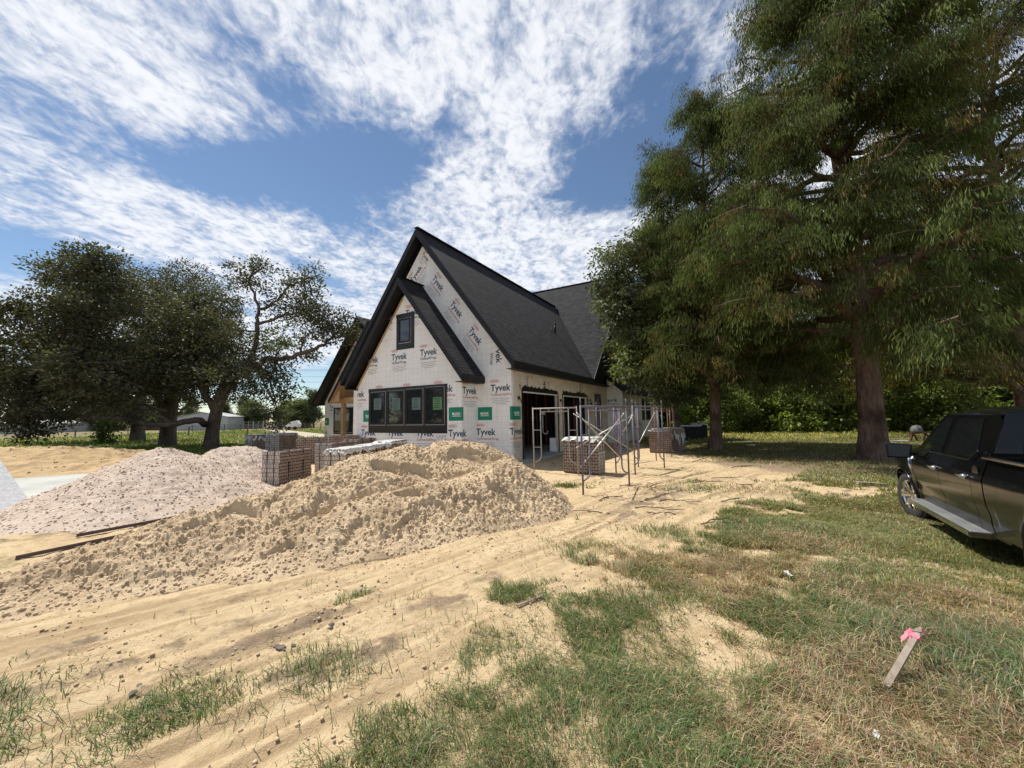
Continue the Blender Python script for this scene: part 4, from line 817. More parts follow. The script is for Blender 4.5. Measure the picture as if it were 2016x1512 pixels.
def wiggle(a, b, n, amp, rg, sag=0.):
    a, b = Vector(a), Vector(b); L_ = (b - a).length; pts = []; off = Vector((0, 0, 0))
    for i in range(n + 1):
        t_ = i / n; off += Vector((rg.gauss(0, 1), rg.gauss(0, 1), rg.gauss(0, .7))) * amp * L_ / n
        pts.append(a.lerp(b, t_) + off * (1 - t_ ** 3) + Vector((0, 0, -sag * L_ * 4 * t_ * (1 - t_))))
    return pts
def finish_tree(name, label, base, trunkmb, bark, V, Fq, Cq, leafm, cat='tree', group=None):
    o = thing(name, label, cat, base, 0, group); b = Vector(base)
    trunkmb.v = [(p[0] - b.x, p[1] - b.y, p[2] - b.z) for p in trunkmb.v]
    trunkmb.build('trunk', bark, o); np_mesh('crown', V - np.array(base), Fq, leafm, o, col=Cq); return o

# ---- bald-cypress like trees on the right
def cypress(name, label, base, H_, env, nl, ncl, per, tr, seed, zlo=.15, lean=(0, 0), col=(.078, .099, .034), alt=(.12, .095, .038), leaf=.20, bias=None, lowr=None):
    rg = np.random.default_rng(seed); rr = random.Random(seed); b = Vector(base); mb = MB(); mb.smooth = True
    tp = [b + Vector((lean[0] * t_ + .12 * math.sin(t_ * 9), lean[1] * t_, H_ * t_ - (.3 if t_ == 0 else 0))) for t_ in [0, .012, .03, .06, .12, .2, .3, .42, .55, .7, .85, 1]]
    tw = [1.55, 1.3, 1.12, 1.0, .92, .84, .74, .62, .48, .33, .18, .04]; mb.tube(tp, [tr * k for k in tw], 18, False)
    def axis(z): t_ = z / H_; return b + Vector((lean[0] * t_, lean[1] * t_, z))
    CP, CD, CC = [], [], []
    for i in range(nl):
        z = H_ * (zlo + (1 - zlo) * ((i + rr.random()) / nl) ** .9 * .99); e = env(z / H_); a = rr.random() * 6.283
        if bias and rr.random() < bias[1]: a = bias[0] + rr.gauss(0, .9)
        ln = e * (.65 + .45 * rr.random()); rise = ln * rr.uniform(-.05, .62) * (.4 + .9 * z / H_)
        p0 = axis(z - rise * .3); d = Vector((math.cos(a), math.sin(a), 0)); p3 = axis(z) + d * ln + Vector((0, 0, rise - ln * .12))
        pm = p0.lerp(p3, .5) + Vector((0, 0, .10 * ln)); pts = []
        for q in range(7):
            t_ = q / 6; pts.append(p0 * (1 - t_) ** 2 + pm * 2 * t_ * (1 - t_) + p3 * t_ * t_ + Vector((rr.gauss(0, 1), rr.gauss(0, 1), rr.gauss(0, 1))) * .05 * ln * .5)
        rl = max(.018, .018 * ln * (1.2 - z / H_ * .5)); mb.tube(pts, [rl * (1.6 - 1.35 * q / 6) for q in range(7)], 5, False)
        nc = int(ncl * (.5 + ln / 6))
        for q in range(nc):
            t_ = .22 + .8 * rr.random() ** .75; w = min(t_ * 6, 5.999); k = int(w); p = pts[k].lerp(pts[k + 1], w - k)
            side = d.cross(Vector((0, 0, 1))) * rr.gauss(0, 1) * .16 * ln * (1.15 - .5 * t_); p = p + side + Vector((0, 0, rr.gauss(-.08, .34)))
            out = (d * .7 + side.normalized() * .5) if side.length > 0 else d
            CP.append(p); CD.append(out)
            if q % 3 == 0: mb.tube([p - side * .9 - d * .2, p - side * .3, p + out * .25 - Vector((0, 0, .12))], [.014, .01, .004], 3, False)
    CP = np.array([tuple(p) for p in CP]); CD = np.array([tuple(p) for p in CD]); nc = len(CP)
    k = rg.poisson(per, nc) + 5; ci = np.repeat(np.arange(nc), k); n = len(ci); cs = (.26 + .30 * rg.random(nc))
    u = rg.random(n); off = CD[ci] * (u[:, None] - .3) * cs[ci][:, None] * 1.9 + rg.normal(size=(n, 3)) * cs[ci][:, None] * np.array([.42, .42, .2]); off[:, 2] -= (u ** 1.4) * cs[ci] * 1.25
    D_ = CD[ci] * (.15 + .25 * rg.random((n, 1))) + rg.normal(size=(n, 3)) * .24 + np.array([0, 0, -1.0])
    base_c = np.array(col)[None] * (.5 + 1.15 * rg.random((nc, 1)) ** 1.2); a = rg.random(nc) < .15; base_c[a] = np.array(alt) * (.55 + .65 * rg.random((a.sum(), 1)))
    tipc = base_c[ci] * (1 + .35 * (u[:, None] - .4)); V, Fq, Cq = leafquads(rg, CP[ci] + off, D_, leaf, leaf * .135, tipc, .3)
    return finish_tree(name, label, base, mb, m_bark_c, V, Fq, Cq, m_needle)
def env_big(t): return 6.3 * (1 - max(0, t - .20) / .82) ** .95
zb = gz(12.5, 13.7)
cypress('cypress_tree', 'huge feathery evergreen with a thick reddish trunk, beside the black truck', (12.85, 14.0, 0), 27, env_big, 175, 27, 84, .37, 21, zlo=.15, lean=(-.2, .3), bias=(math.pi * 1.15, .42))
def env_2(t): return 5.0 * (1 - max(0, t - .35) / .68) ** .6
cypress('cypress_tree', 'smaller feathery evergreen with a slim dark trunk, between the scaffolding and the huge tree', (9.75, 18.9, 0), 17.8, env_2, 100, 22, 78, .26, 22, zlo=.17, lean=(.2, 0), bias=(math.pi * 1.35, .4))
def env_3(t): return 8.6 * (1 - max(0, t - .3) / .72) ** .6
cypress('cypress_tree', 'yellowing feathery tree behind the truck at the right edge', (27.0, 20.5, 0), 30, env_3, 120, 20, 50, .4, 23, zlo=.09, col=(.062, .06, .022), alt=(.20, .14, .03), leaf=.26, bias=(math.pi * .95, .45))
# ---- broad leaved tree by the house corner
rg = np.random.default_rng(31); rr = random.Random(31)
def px_blobs(L_, k=1.0):
    return [((*at(x, y, d),), r, max(3, n * k), tint) for (x, y, d, r, n, tint) in L_]
A1 = (1, 1, 1); A2 = (1.25, 1.3, .9); A3 = (.75, .8, .85)
BL = [(1215, 505, 19.5, 1.1, 12, A1), (1250, 480, 20, .9, 9, A1), (1200, 550, 19.5, 1.1, 14, A3), (1240, 545, 20, 1.3, 16, A1), (1285, 520, 20.5, 1.2, 12, A1), (1300, 440, 21, 1.2, 12, A1), (1325, 470, 21, 1.2, 12, A3), (1290, 410, 21, .6, 4, A1),
      (1205, 620, 19, 1.0, 14, A1), (1250, 610, 19.5, 1.3, 18, A3), (1300, 590, 20.5, 1.4, 16, A1), (1235, 665, 19, 1.0, 13, A1), (1270, 670, 19.5, 1.3, 18, A2), (1240, 720, 18.5, .9, 13, A2), (1290, 720, 19.5, 1.3, 18, A1), (1255, 745, 18.5, .6, 8, A1),
      (1330, 700, 20.5, 1.4, 18, A2), (1340, 640, 20.5, 1.4, 16, A1), (1350, 560, 21, 1.4, 14, A3), (1320, 770, 20, .9, 9, A3), (1365, 760, 21.5, 1.2, 12, A3), (1225, 575, 19.3, 1.0, 10, A1), (1350, 500, 21, 1.3, 12, A1)] + [(1300 + 22 * (q_ % 6), 470 + 60 * (q_ // 6), 22.5 + .3 * (q_ % 4), 1.5, 15, A3) for q_ in range(30)]  # rear grid of blobs: unseen crown mass added to deepen the ground shadow
V, Fq, Cq = blob_leaves(rg, px_blobs(BL, 1.5), (.115, .13, .07), .21, .10, per=44, csize=.42, droop=.3)
mb = MB(); mb.smooth = True; b0_ = Vector((9.1, 21.6, 0)); mb.tube([b0_ + Vector((0, 0, -.2)), b0_ + Vector((-.05, 0, 1.5)), b0_ + Vector((-.2, -.1, 3.5)), b0_ + Vector((-.5, -.2, 6)), b0_ + Vector((-.9, -.3, 9)), b0_ + Vector((-1.2, -.4, 11.5))], [.22, .18, .15, .12, .08, .03], 10, False)
for (x, y, d, r, n, t_) in BL: e = at(x, y, d); s_ = b0_ + Vector((-.3, -.1, max(2.4, e.z - 1.6))); mb.tube(wiggle(s_, e, 6, .10, rr), [.06, .055, .045, .035, .03, .02, .01], 5, False)
finish_tree('broadleaf_tree', 'broad-leaved tree with glossy leaves hanging over the right end of the house roof', tuple(b0_), mb, m_bark_o, V, Fq, Cq, m_leaf)

# ---- oaks on the left
def oak(name, label, base, limbs, blobs, seed, base_col, leaf=.17, per=34, k=1.0, tr=.5, trunk=None, csize=.5, twigs=True):
    rg = np.random.default_rng(seed); rr = random.Random(seed); mb = MB(); mb.smooth = True
    if trunk: mb.tube(trunk[0], trunk[1], 14, False)
    for pts, r0, r1 in limbs:
        P_ = [at(*q) for q in pts]; Q = []
        for a, b in zip(P_, P_[1:]):
            for s_ in range(4): Q.append(a.lerp(b, s_ / 4) + Vector((rr.gauss(0, .05), rr.gauss(0, .05), rr.gauss(0, .05))))
        Q.append(P_[-1]); mb.tube(Q, [r0 + (r1 - r0) * i / (len(Q) - 1) for i in range(len(Q))], 8, False)
    ends = [Vector(v) for v in mb.v[14 * 3::23]] or [Vector(base)]
    B = px_blobs(blobs, k)
    if twigs:
        for (c, r, n, t_) in B:
            c = Vector(c); s_ = min(ends, key=lambda q: (q - c).length)
            if (s_ - c).length < 6:
                Q = wiggle(s_, c, 6, .13, rr); mb.tube(Q, [.07, .06, .05, .04, .03, .02, .012], 5, False)
                for q in range(4):
                    e = c + Vector((rr.gauss(0, 1), rr.gauss(0, 1), rr.gauss(0, .7))) * (r if not hasattr(r, '__len__') else r[0]) * .55; mb.tube(wiggle(Q[3 + q % 3], e, 4, .12, rr), [.03, .025, .018, .01, .005], 4, False)
    V, Fq, Cq = blob_leaves(rg, B, base_col, leaf, leaf * .55, per=per, csize=csize, droop=.05)
    return finish_tree(name, label, base, mb, m_bark_o, V, Fq, Cq, m_leaf)
def fill(x0, x1, y0, y1, d0, d1, n, r0, r1, dens, tint, seed, inside=None):
    q = random.Random(seed); L_ = []
    while len(L_) < n:
        x, y = q.uniform(x0, x1), q.uniform(y0, y1)
        if inside and not inside(x, y): continue
        r = q.uniform(r0, r1); L_.append((x, y, q.uniform(d0, d1), r, dens * r * r, tint))
    return L_
def topline(pts): return lambda x, y: y > np.interp(x, [p[0] for p in pts], [p[1] for p in pts])
OK = (.072, .074, .046); GRN = (1.5, 1.75, .8)
b1 = Vector((-18.8, 24.4, 0))
T1 = ([b1 + Vector(v) for v in ((0, 0, -.2), (-.02, 0, .3), (.0, 0, .9), (.08, 0, 1.7), (.25, 0, 2.6), (.45, 0, 3.6), (.9, 0, 4.6))], [.54, .43, .37, .34, .32, .28, .2])
L1 = [([(430, 800, 24.4), (450, 765, 24), (485, 728, 24), (530, 707, 24), (575, 702, 23.5), (620, 688, 23.5), (655, 665, 23), (700, 652, 22.5)], .24, .05), ([(485, 728, 24), (500, 690, 24), (507, 640, 24), (512, 610, 24), (498, 570, 24), (480, 535, 24)], .17, .04),
      ([(512, 610, 24), (545, 590, 24), (570, 560, 24), (600, 550, 24)], .10, .03), ([(507, 640, 24), (560, 620, 23.5), (610, 610, 23), (650, 620, 23)], .10, .03), ([(424, 810, 24.4), (405, 775, 24), (380, 745, 24), (345, 740, 23.5), (310, 742, 23)], .22, .06), ([(405, 775, 24), (395, 720, 24), (400, 660, 24.5), (380, 600, 25)], .16, .05),
      ([(412, 838, 24.3), (385, 826, 23.5), (340, 836, 22.5), (300, 838, 22), (260, 826, 21.5), (200, 824, 21), (140, 822, 20.5), (60, 812, 20)], .20, .07), ([(340, 836, 22.5), (300, 810, 22), (250, 812, 21.5), (210, 800, 21)], .11, .04), ([(330, 812, 23), (290, 798, 22), (240, 790, 21), (180, 812, 21)], .1, .05), ([(345, 815, 23), (370, 800, 23.5), (400, 790, 24)], .1, .07)]
airy = [(480, 540, 24, .8, 6, A1), (505, 525, 24, .7, 5, A1), (525, 522, 24, .7, 5, A1), (470, 560, 24, .6, 4, A1), (495, 560, 24, .7, 4, A1), (560, 558, 24, .9, 6, A1), (590, 550, 24, .9, 6, A1), (620, 545, 24, .6, 4, A1), (575, 590, 24, 1.2, 10, A1), (605, 585, 24, 1.2, 11, A1), (540, 600, 24, .9, 6, A1), (625, 605, 23.5, 1.3, 14, A1), (650, 635, 23, 1.3, 15, A1), (620, 640, 23.5, 1.2, 11, A1), (670, 640, 23, .9, 9, A1), (690, 655, 22.5, .6, 6, A1), (580, 630, 24, 1.1, 8, A1), (655, 665, 23, .6, 5, A1), (600, 665, 23.5, .8, 5, A1), (700, 660, 22, .4, 4, A2)]
right_low = [(560, 672, 24.5, 1.2, 12, GRN), (530, 680, 24.5, 1.3, 14, GRN), (590, 700, 24, .9, 8, A1), (500, 700, 25, 1.3, 12, A1), (470, 720, 25, 1.4, 13, A1), (520, 730, 24.5, 1.2, 12, A1), (560, 730, 24, 1.1, 10, A1), (540, 765, 24, .9, 9, A1), (505, 760, 24.5, 1.0, 9, A1), (555, 780, 23.5, .7, 7, A1), (545, 815, 23.5, .6, 6, A1), (470, 770, 24.5, .9, 7, A1), (550, 840, 23.5, .35, 3, A1)]
tl = topline([(60, 620), (100, 560), (150, 520), (200, 505), (260, 560), (340, 535), (400, 560), (440, 600), (480, 650), (560, 700)])
mid1 = fill(290, 480, 560, 762, 22, 27, 34, 1.3, 2.0, 6.5, A1, 41, tl)
oak('oak_tree', 'spreading dark oak with long bent limbs, nearest the house on its left', tuple(b1), L1, airy + right_low + mid1, 41, OK, per=42, k=1.3, trunk=T1)
b2 = Vector((-25.8, 29.2, 0)); T2 = ([b2 + Vector(v) for v in ((0, 0, -.2), (0, 0, .5), (0, 0, 1.6), (.1, 0, 3.0), (.1, 0, 5), (.4, 0, 8))], [.62, .52, .47, .44, .36, .2])
oak('oak_tree', 'oak with the thickest upright trunk, second from the house', tuple(b2), [([(327, 820, 29), (300, 760, 28), (250, 700, 28), (200, 650, 27)], .3, .08), ([(330, 800, 29), (350, 720, 30), (340, 640, 30), (345, 560, 30)], .3, .06)],
    fill(215, 420, 545, 782, 27, 33, 44, 1.5, 2.3, 5.5, A1, 42, tl) + fill(380, 460, 570, 700, 29, 32, 9, 1.2, 1.8, 6, GRN, 43, topline([(380, 560), (430, 590), (480, 640)])) + [(345, 530, 30, .9, 5, A1), (385, 540, 30, .9, 5, A1), (300, 545, 30, 1.0, 6, A1), (425, 575, 30, 1.2, 9, GRN)], 42, OK, per=34, k=1.2, trunk=T2)
b3 = Vector((-37.5, 39, 0)); T3 = ([b3 + Vector(v) for v in ((0, 0, -.2), (0, 0, 1), (0, 0, 3), (.3, 0, 7))], [.7, .55, .5, .3])
oak('oak_tree', 'third oak trunk from the house, slimmer and farther back', tuple(b3), [([(265, 830, 39), (240, 760, 38), (190, 700, 37)], .3, .1)], fill(90, 330, 600, 822, 34, 42, 40, 1.8, 2.8, 3.6, A3, 44, tl), 44, OK, leaf=.24, per=30, csize=.65, k=1.2, trunk=T3)
b4 = Vector((-27.5, 20.5, 0)); T4 = ([b4 + Vector(v) for v in ((-2, 0, -.2), (-2, 0, 1), (-1.8, 0, 3), (-1.0, 0, 5.5), (0, 0, 8))], [.6, .45, .4, .3, .15])
oak('oak_tree', 'leftmost oak crown, cut by the left edge of the picture, drooping nearly to the grass', tuple(b4), [([(10, 830, 20.5), (90, 740, 21), (130, 660, 21), (160, 580, 22), (180, 530, 22)], .25, .05), ([(40, 760, 20.5), (80, 720, 20), (120, 700, 20)], .12, .04)],
    fill(-60, 240, 640, 785, 18.5, 24, 42, 1.2, 1.9, 6.5, A1, 45, topline([(-60, 620), (40, 600), (100, 600), (240, 600)])) + fill(110, 250, 525, 640, 20, 24, 16, 1.0, 1.6, 7, A1, 46, tl) + [(165, 505, 21, .8, 7, A1), (190, 500, 21, .7, 6, A1), (135, 520, 21, .9, 8, A1), (100, 545, 21, .7, 6, A1), (215, 530, 21.5, .8, 6, A1), (40, 595, 20, .9, 9, A1), (10, 605, 20, .9, 9, A1), (75, 600, 20.5, .8, 6, A1), (60, 815, 19.5, 1.1, 12, A1), (60, 850, 19.5, .7, 8, A1), (110, 810, 20, .9, 8, A1), (10, 800, 19, 1.2, 10, A1)], 45, OK, per=46, k=1.3, trunk=T4)
# generic tree meshes for everything farther away, copied and turned
def simple_tree(name, label, base, h, r, n, leaf, colr, seed, shape='round', trunk_r=.2, per=26, csize=.7, clear=.25, group=None, cat='tree', bark=None):
    rg = np.random.default_rng(seed); rr = random.Random(seed); B = []
    for i in range(n):
        t_ = rr.random(); z = h * (clear + (1 - clear) * t_)
        if shape == 'round': e = r * math.sqrt(max(.06, 1 - (2 * t_ - .9) ** 2 * .85))
        elif shape == 'cone': e = r * (1.05 - t_) ** .75
        else: e = r * (.9 - .5 * t_)
        a = rr.random() * 6.283; q = e * math.sqrt(rr.random()) * .8; s_ = (.28 + .2 * rr.random()) * r * (1 if shape != 'cone' else max(.35, 1 - t_)); B.append(((q * math.cos(a), q * math.sin(a), z - s_ * .3), s_, 7 * max(.5, s_), (1, 1, 1) if rr.random() < .6 else (1.3, 1.25, .9)))
    V, Fq, Cq = blob_leaves(rg, B, colr, leaf, leaf * .55, per=per, csize=csize, droop=.1, cvar=.35)
    mb = MB(); mb.smooth = True; mb.tube([(0, 0, -.3), (0, 0, h * .2), (.1, 0, h * .5), (0, .1, h * .9)], [trunk_r * 1.2, trunk_r, trunk_r * .7, .03], 8, False)
    for (c, s_, nn, t_) in B[::2]: mb.tube(wiggle((0, 0, max(h * .15, c[2] - s_ * 1.5)), c, 4, .1, rr), [trunk_r * .4, trunk_r * .3, trunk_r * .22, trunk_r * .14, .01], 4, False)
    o = thing(name, label, cat, base, 0, group); mb.build('trunk', bark or m_bark_o, o); np_mesh('crown', V, Fq, m_leaf, o, col=Cq); return o
def place(src, name, label, base, rz, sc, group):
    c = copy_tree(src); c.name = name; c.location = base; c.rotation_euler = (0, 0, rz); c.scale = (sc[0], sc[0], sc[1]); c['label'] = label; c['group'] = group; return c
# young pines and shrubs at the wood's edge, beyond the lawn on the right
gW = 'bushy young trees along the wood edge'
protoA = simple_tree('young_tree', 'x', (0, 0, 0), 6, 2.3, 46, .26, (.15, .20, .055), 61, 'cone', .12, per=30, csize=.5, clear=.03, group=gW)
protoB = simple_tree('young_tree', 'x', (0, 0, 0), 4.6, 2.2, 44, .24, (.13, .17, .055), 62, 'round', .1, per=30, csize=.5, clear=.0, group=gW)
LB = ('pointed bushy young tree at the wood edge beyond the right-hand lawn', 'rounded leafy young tree at the wood edge beyond the right-hand lawn')
q = random.Random(5); first = {0: True, 1: True}; xs_ = np.linspace(9.5, 52, 24)
for i, x in enumerate(xs_):
    k = i % 2; pr = (protoA, protoB)[k]; y = 37.5 - .25 * (x - 12) * (1 if x > 20 else .4) + q.uniform(-1.5, 2.0); s_ = q.uniform(.8, 1.3)
    if x < 13: y += 3
    if first[k]: pr.location = (x, y, 0); pr['label'] = LB[k]; pr.scale = (s_, s_, s_); first[k] = False
    else: place(pr, 'young_tree', LB[k], (x, y, 0), q.uniform(0, 6.28), (s_, s_ * q.uniform(.8, 1.2)), gW)
gT = 'tall trees of the wood behind the lawn'
tA = simple_tree('forest_tree', 'x', (0, 0, 0), 15, 4.6, 80, .38, (.07, .09, .035), 63, 'round', .3, per=26, csize=.95, clear=.12, group=gT)
tB = simple_tree('forest_tree', 'x', (0, 0, 0), 17, 3.9, 80, .38, (.08, .095, .035), 64, 'cone', .3, per=26, csize=.95, clear=.1, group=gT)
LT = ('tall round-crowned dark tree in the wood beyond the lawn', 'tall pointed dark tree in the wood beyond the lawn'); first = {0: True, 1: True}
for i, x in enumerate(np.linspace(11, 64, 15)):
    k = i % 2; pr = (tA, tB)[k]; y = 45 - .28 * (x - 12) + q.uniform(-1.5, 3); s_ = q.uniform(.8, 1.1)
    if first[k]: pr.location = (x, y, 0); pr['label'] = LT[k]; pr.scale = (s_,) * 3; first[k] = False
    else: place(pr, 'forest_tree', LT[k], (x, y, 0), q.uniform(0, 6.28), (s_, s_), gT)
for i, (x, y, s_) in enumerate(((-46, -14, .8), (-50, -4, .9), (-44, 4, .75), (-55, 9, .9), (-40, -22, .85))): place((tA, tB)[i % 2], 'forest_tree', 'broad tree left of the camera, mirrored in the house windows', (x, y, 0), i * 1.3, (s_, s_ * .8), 'trees mirrored in the window panes')
gL = 'trees of the distant treeline on the left'
lA = simple_tree('distant_tree', 'x', (0, 0, 0), 9, 4.0, 60, .42, (.11, .135, .075), 65, 'round', .25, per=22, csize=.8, clear=.1, group=gL)  # both treeline greens are lightened: distance haze put into the leaf colour
lB = simple_tree('distant_tree', 'x', (0, 0, 0), 12, 3.0, 44, .40, (.11, .13, .08), 66, 'col', .22, per=18, csize=.8, clear=.25, group=gL)
LL = ('broad green tree in the distant treeline behind the paddock', 'thin tall open-crowned tree in the distant treeline behind the paddock'); first = {0: True, 1: True}
for i in range(34):
    x = -120 + i * 3.1 + q.uniform(-1.2, 1.2); y = 92 + q.uniform(-6, 10); k = int(q.random() < .3); pr = (lA, lB)[k]; s_ = q.uniform(.42, .72)
    if first[k]: pr.location = (x, y, 0); pr['label'] = LL[k]; pr.scale = (s_,) * 3; first[k] = False
    else: place(pr, 'distant_tree', LL[k], (x, y, 0), q.uniform(0, 6.28), (s_ * 1.15, s_), gL)
sA = simple_tree('shrub', 'small leafy shrub in the field between the oak trunks', (-33.5, 32, 0), 1.9, .9, 16, .2, (.07, .10, .03), 67, 'col', .05, per=22, csize=.3, clear=.0, cat='shrub')

# ================================================================== BRICK PALLETS
BW_, BH_ = .075, .088
m_brickf = brickmat('stacked_brick_core_face', (.47, .37, .31), (.38, .295, .25), (.14, .11, .09), BW_ * 2, BH_, .006, holes=(BW_, BH_), bump=.5)
m_bricke = brickmat('stacked_brick_end', (.60, .54, .50), (.50, .44, .40), (.22, .19, .175), BW_ * 1.1, BH_ * 1.3, .009, bump=.6)
m_bricktop = brickmat('stacked_brick_top', (.30, .22, .19), (.24, .17, .145), (.07, .05, .04), .2, .07, .008)
m_plastic2 = mat('torn_white_plastic_sheet', (.62, .62, .60), .35, scale=3, var=.1, bump=.9, bscale=16)
m_shinglepack = brickmat('dark_wrapped_bundles', (.035, .033, .038), (.05, .048, .052), (.015, .015, .015), 1.0, .08, .008, bump=.5)
def pallet(loc, rz, L_, D_, H_, label, top=True, side='brick', drape=0, group='strapped cubes of brick', seed=0, tilt=0, name='brick_pallet', cat='brick pallet', gap=True):
    """front face looks to local -Y and is D_ wide (x); the long sides with the core holes run along Y"""
    rr = random.Random(seed); o = thing(name, label, cat, (loc[0], loc[1], gz(loc[0], loc[1])), rz, group); o.rotation_euler[0] = tilt
    nb = 5; mb = MB(); rows = int(H_ / .13); zz_ = .02
    for k in range(rows):
        j = lambda: rr.uniform(-.012, .012); hh = H_ / rows
        x0, x1, y0, y1 = j(), D_ + j(), j(), L_ + j(); z0, z1 = zz_ + k * hh, zz_ + (k + 1) * hh - .004
        vs = [(x0, y0, z0), (x1, y0, z0), (x1, y1, z0), (x0, y1, z0), (x0, y0, z1), (x1, y0, z1), (x1, y1, z1), (x0, y1, z1)]
        mb.m = 0; mb.add(vs, [(0, 1, 5, 4), (2, 3, 7, 6)]); mb.m = 1; mb.add(vs, [(1, 2, 6, 5), (3, 0, 4, 7)]); mb.m = 2; mb.add(vs, [(4, 5, 6, 7)])
    mats = [m_bricke, m_brickf, m_bricktop] if side == 'brick' else ([m_brickf, m_bricke, m_bricktop] if side == 'flip' else [m_shinglepack] * 3)
    mb.build('bricks' if side != 'dark' else 'bundles', mats, o)
    mb = MB()
    for k in range(2 if side != 'dark' else 1):
        y = L_ * (.28 + .44 * k); mb.box((D_ / 2, y, H_ / 2 + .02), (D_ + .02, .011, H_ + .02))
        x = D_ * (.3 + .4 * k); mb.box((x, L_ / 2, H_ / 2 + .02), (.011, L_ + .02, H_ + .018))
    mb.build('strap', m_blk2, o)
    if top:   # crumpled sheet over the top, hanging a little over the edges
        n = 14; vs = []; dr = .03 + drape
        for i in range(n + 1):
            for j in range(n + 1):
                a = -0.04 + (D_ + .08) * i / n; b = -0.04 + (L_ + .08) * j / n; z = H_ + .028 + rr.uniform(0, .014)
                if i in (0, n) or j in (0, n): z = H_ - dr * rr.uniform(.2, 1.4)
                vs.append((a + rr.uniform(-.01, .01), b + rr.uniform(-.01, .01), z))
        mb = MB(); mb.smooth = False; mb.add(vs, [(i * (n + 1) + j, (i + 1) * (n + 1) + j, (i + 1) * (n + 1) + j + 1, i * (n + 1) + j + 1) for i in range(n) for j in range(n)])
        s_ = mb.build('plastic_cover', m_plastic2, o); sm_ = s_.modifiers.new('t', 'SOLIDIFY'); sm_.thickness = .004
    return o
m_blk2 = mat('steel_strap', (.05, .05, .055), .5, .6)
TZ = -R(11.5)
pallet((-6.88, 10.75, 0), TZ, 1.25, .55, .88, 'strapped brick cube nearest the camera, just right of the pink sand heaps', seed=1, top=False)
pallet((-6.35, 12.55, 0), TZ, 1.2, .6, .98, 'brick cube behind the nearest one, its pale end showing over the gap', seed=2, top=False)
pallet((-6.05, 13.85, 0), TZ, 1.2, .6, 1.0, 'brick cube at the far end of the left row, below the porch', seed=3, top=False)
pallet((-4.95, 10.3, 0), TZ, 1.05, .62, .95, 'brick cube with white sheet on top, front of the row beside the big sand heap', seed=4, drape=.08)
pallet((-4.7, 11.42, 0), TZ, 1.05, .62, .97, 'brick cube with white sheet, middle of the row beside the big sand heap', seed=5, drape=.05)
pallet((-4.47, 12.54, 0), TZ, 1.05, .62, .99, 'brick cube with white sheet, last of the row under the wide window', seed=6, drape=.05)
pallet((-9.0, 16.3, 0), -R(64), 1.15, .6, 1.0, 'brick cube in the back row before the porch, left end', seed=7, top=False)
pallet((-7.9, 16.8, 0), -R(64), 1.15, .6, 1.05, 'brick cube in the back row before the porch, right end', seed=8, top=False)
pallet((-15.5, 22.6, 0), -R(38), 1.2, 1.1, .95, 'brick cube with torn white plastic out on the grass, left of the pair', seed=9, drape=.3)
pallet((-14.2, 22.4, 0), -R(20), 1.2, 1.1, 1.0, 'brick cube with torn white plastic out on the grass, right of the pair', seed=10, drape=.05)
pallet((1.56, 12.26, 0), -YAW, .62, 1.13, 1.06, 'brick cube under white plastic at the garage door behind the scaffolding', side='flip', seed=11, drape=.05)
pallet((6.3, 18.1, 0), -YAW, .9, .85, 1.05, 'brick cube in the sun behind the right-hand scaffold frames', side='flip', seed=12, drape=.04)
pallet((7.1, 18.9, 0), -YAW, 1.0, 1.0, 1.05, 'plastic-wrapped brick cube, right of the sunny one by the low wing', side='flip', seed=13, drape=.6)
pallet((10.95, 25.6, 0), -R(8), 1.0, 1.35, .95, 'dark bundle stack near the slim tree, left and larger', side='dark', seed=14, drape=.0, name='shingle_pallet', cat='shingle pallet', group='dark stacks of roofing bundles')
pallet((12.75, 27.3, 0), -R(8), 1.0, .8, 1.05, 'dark bundle stack with a pale sheet, right and farther back', side='dark', seed=15, drape=.1, name='shingle_pallet', cat='shingle pallet', group='dark stacks of roofing bundles')

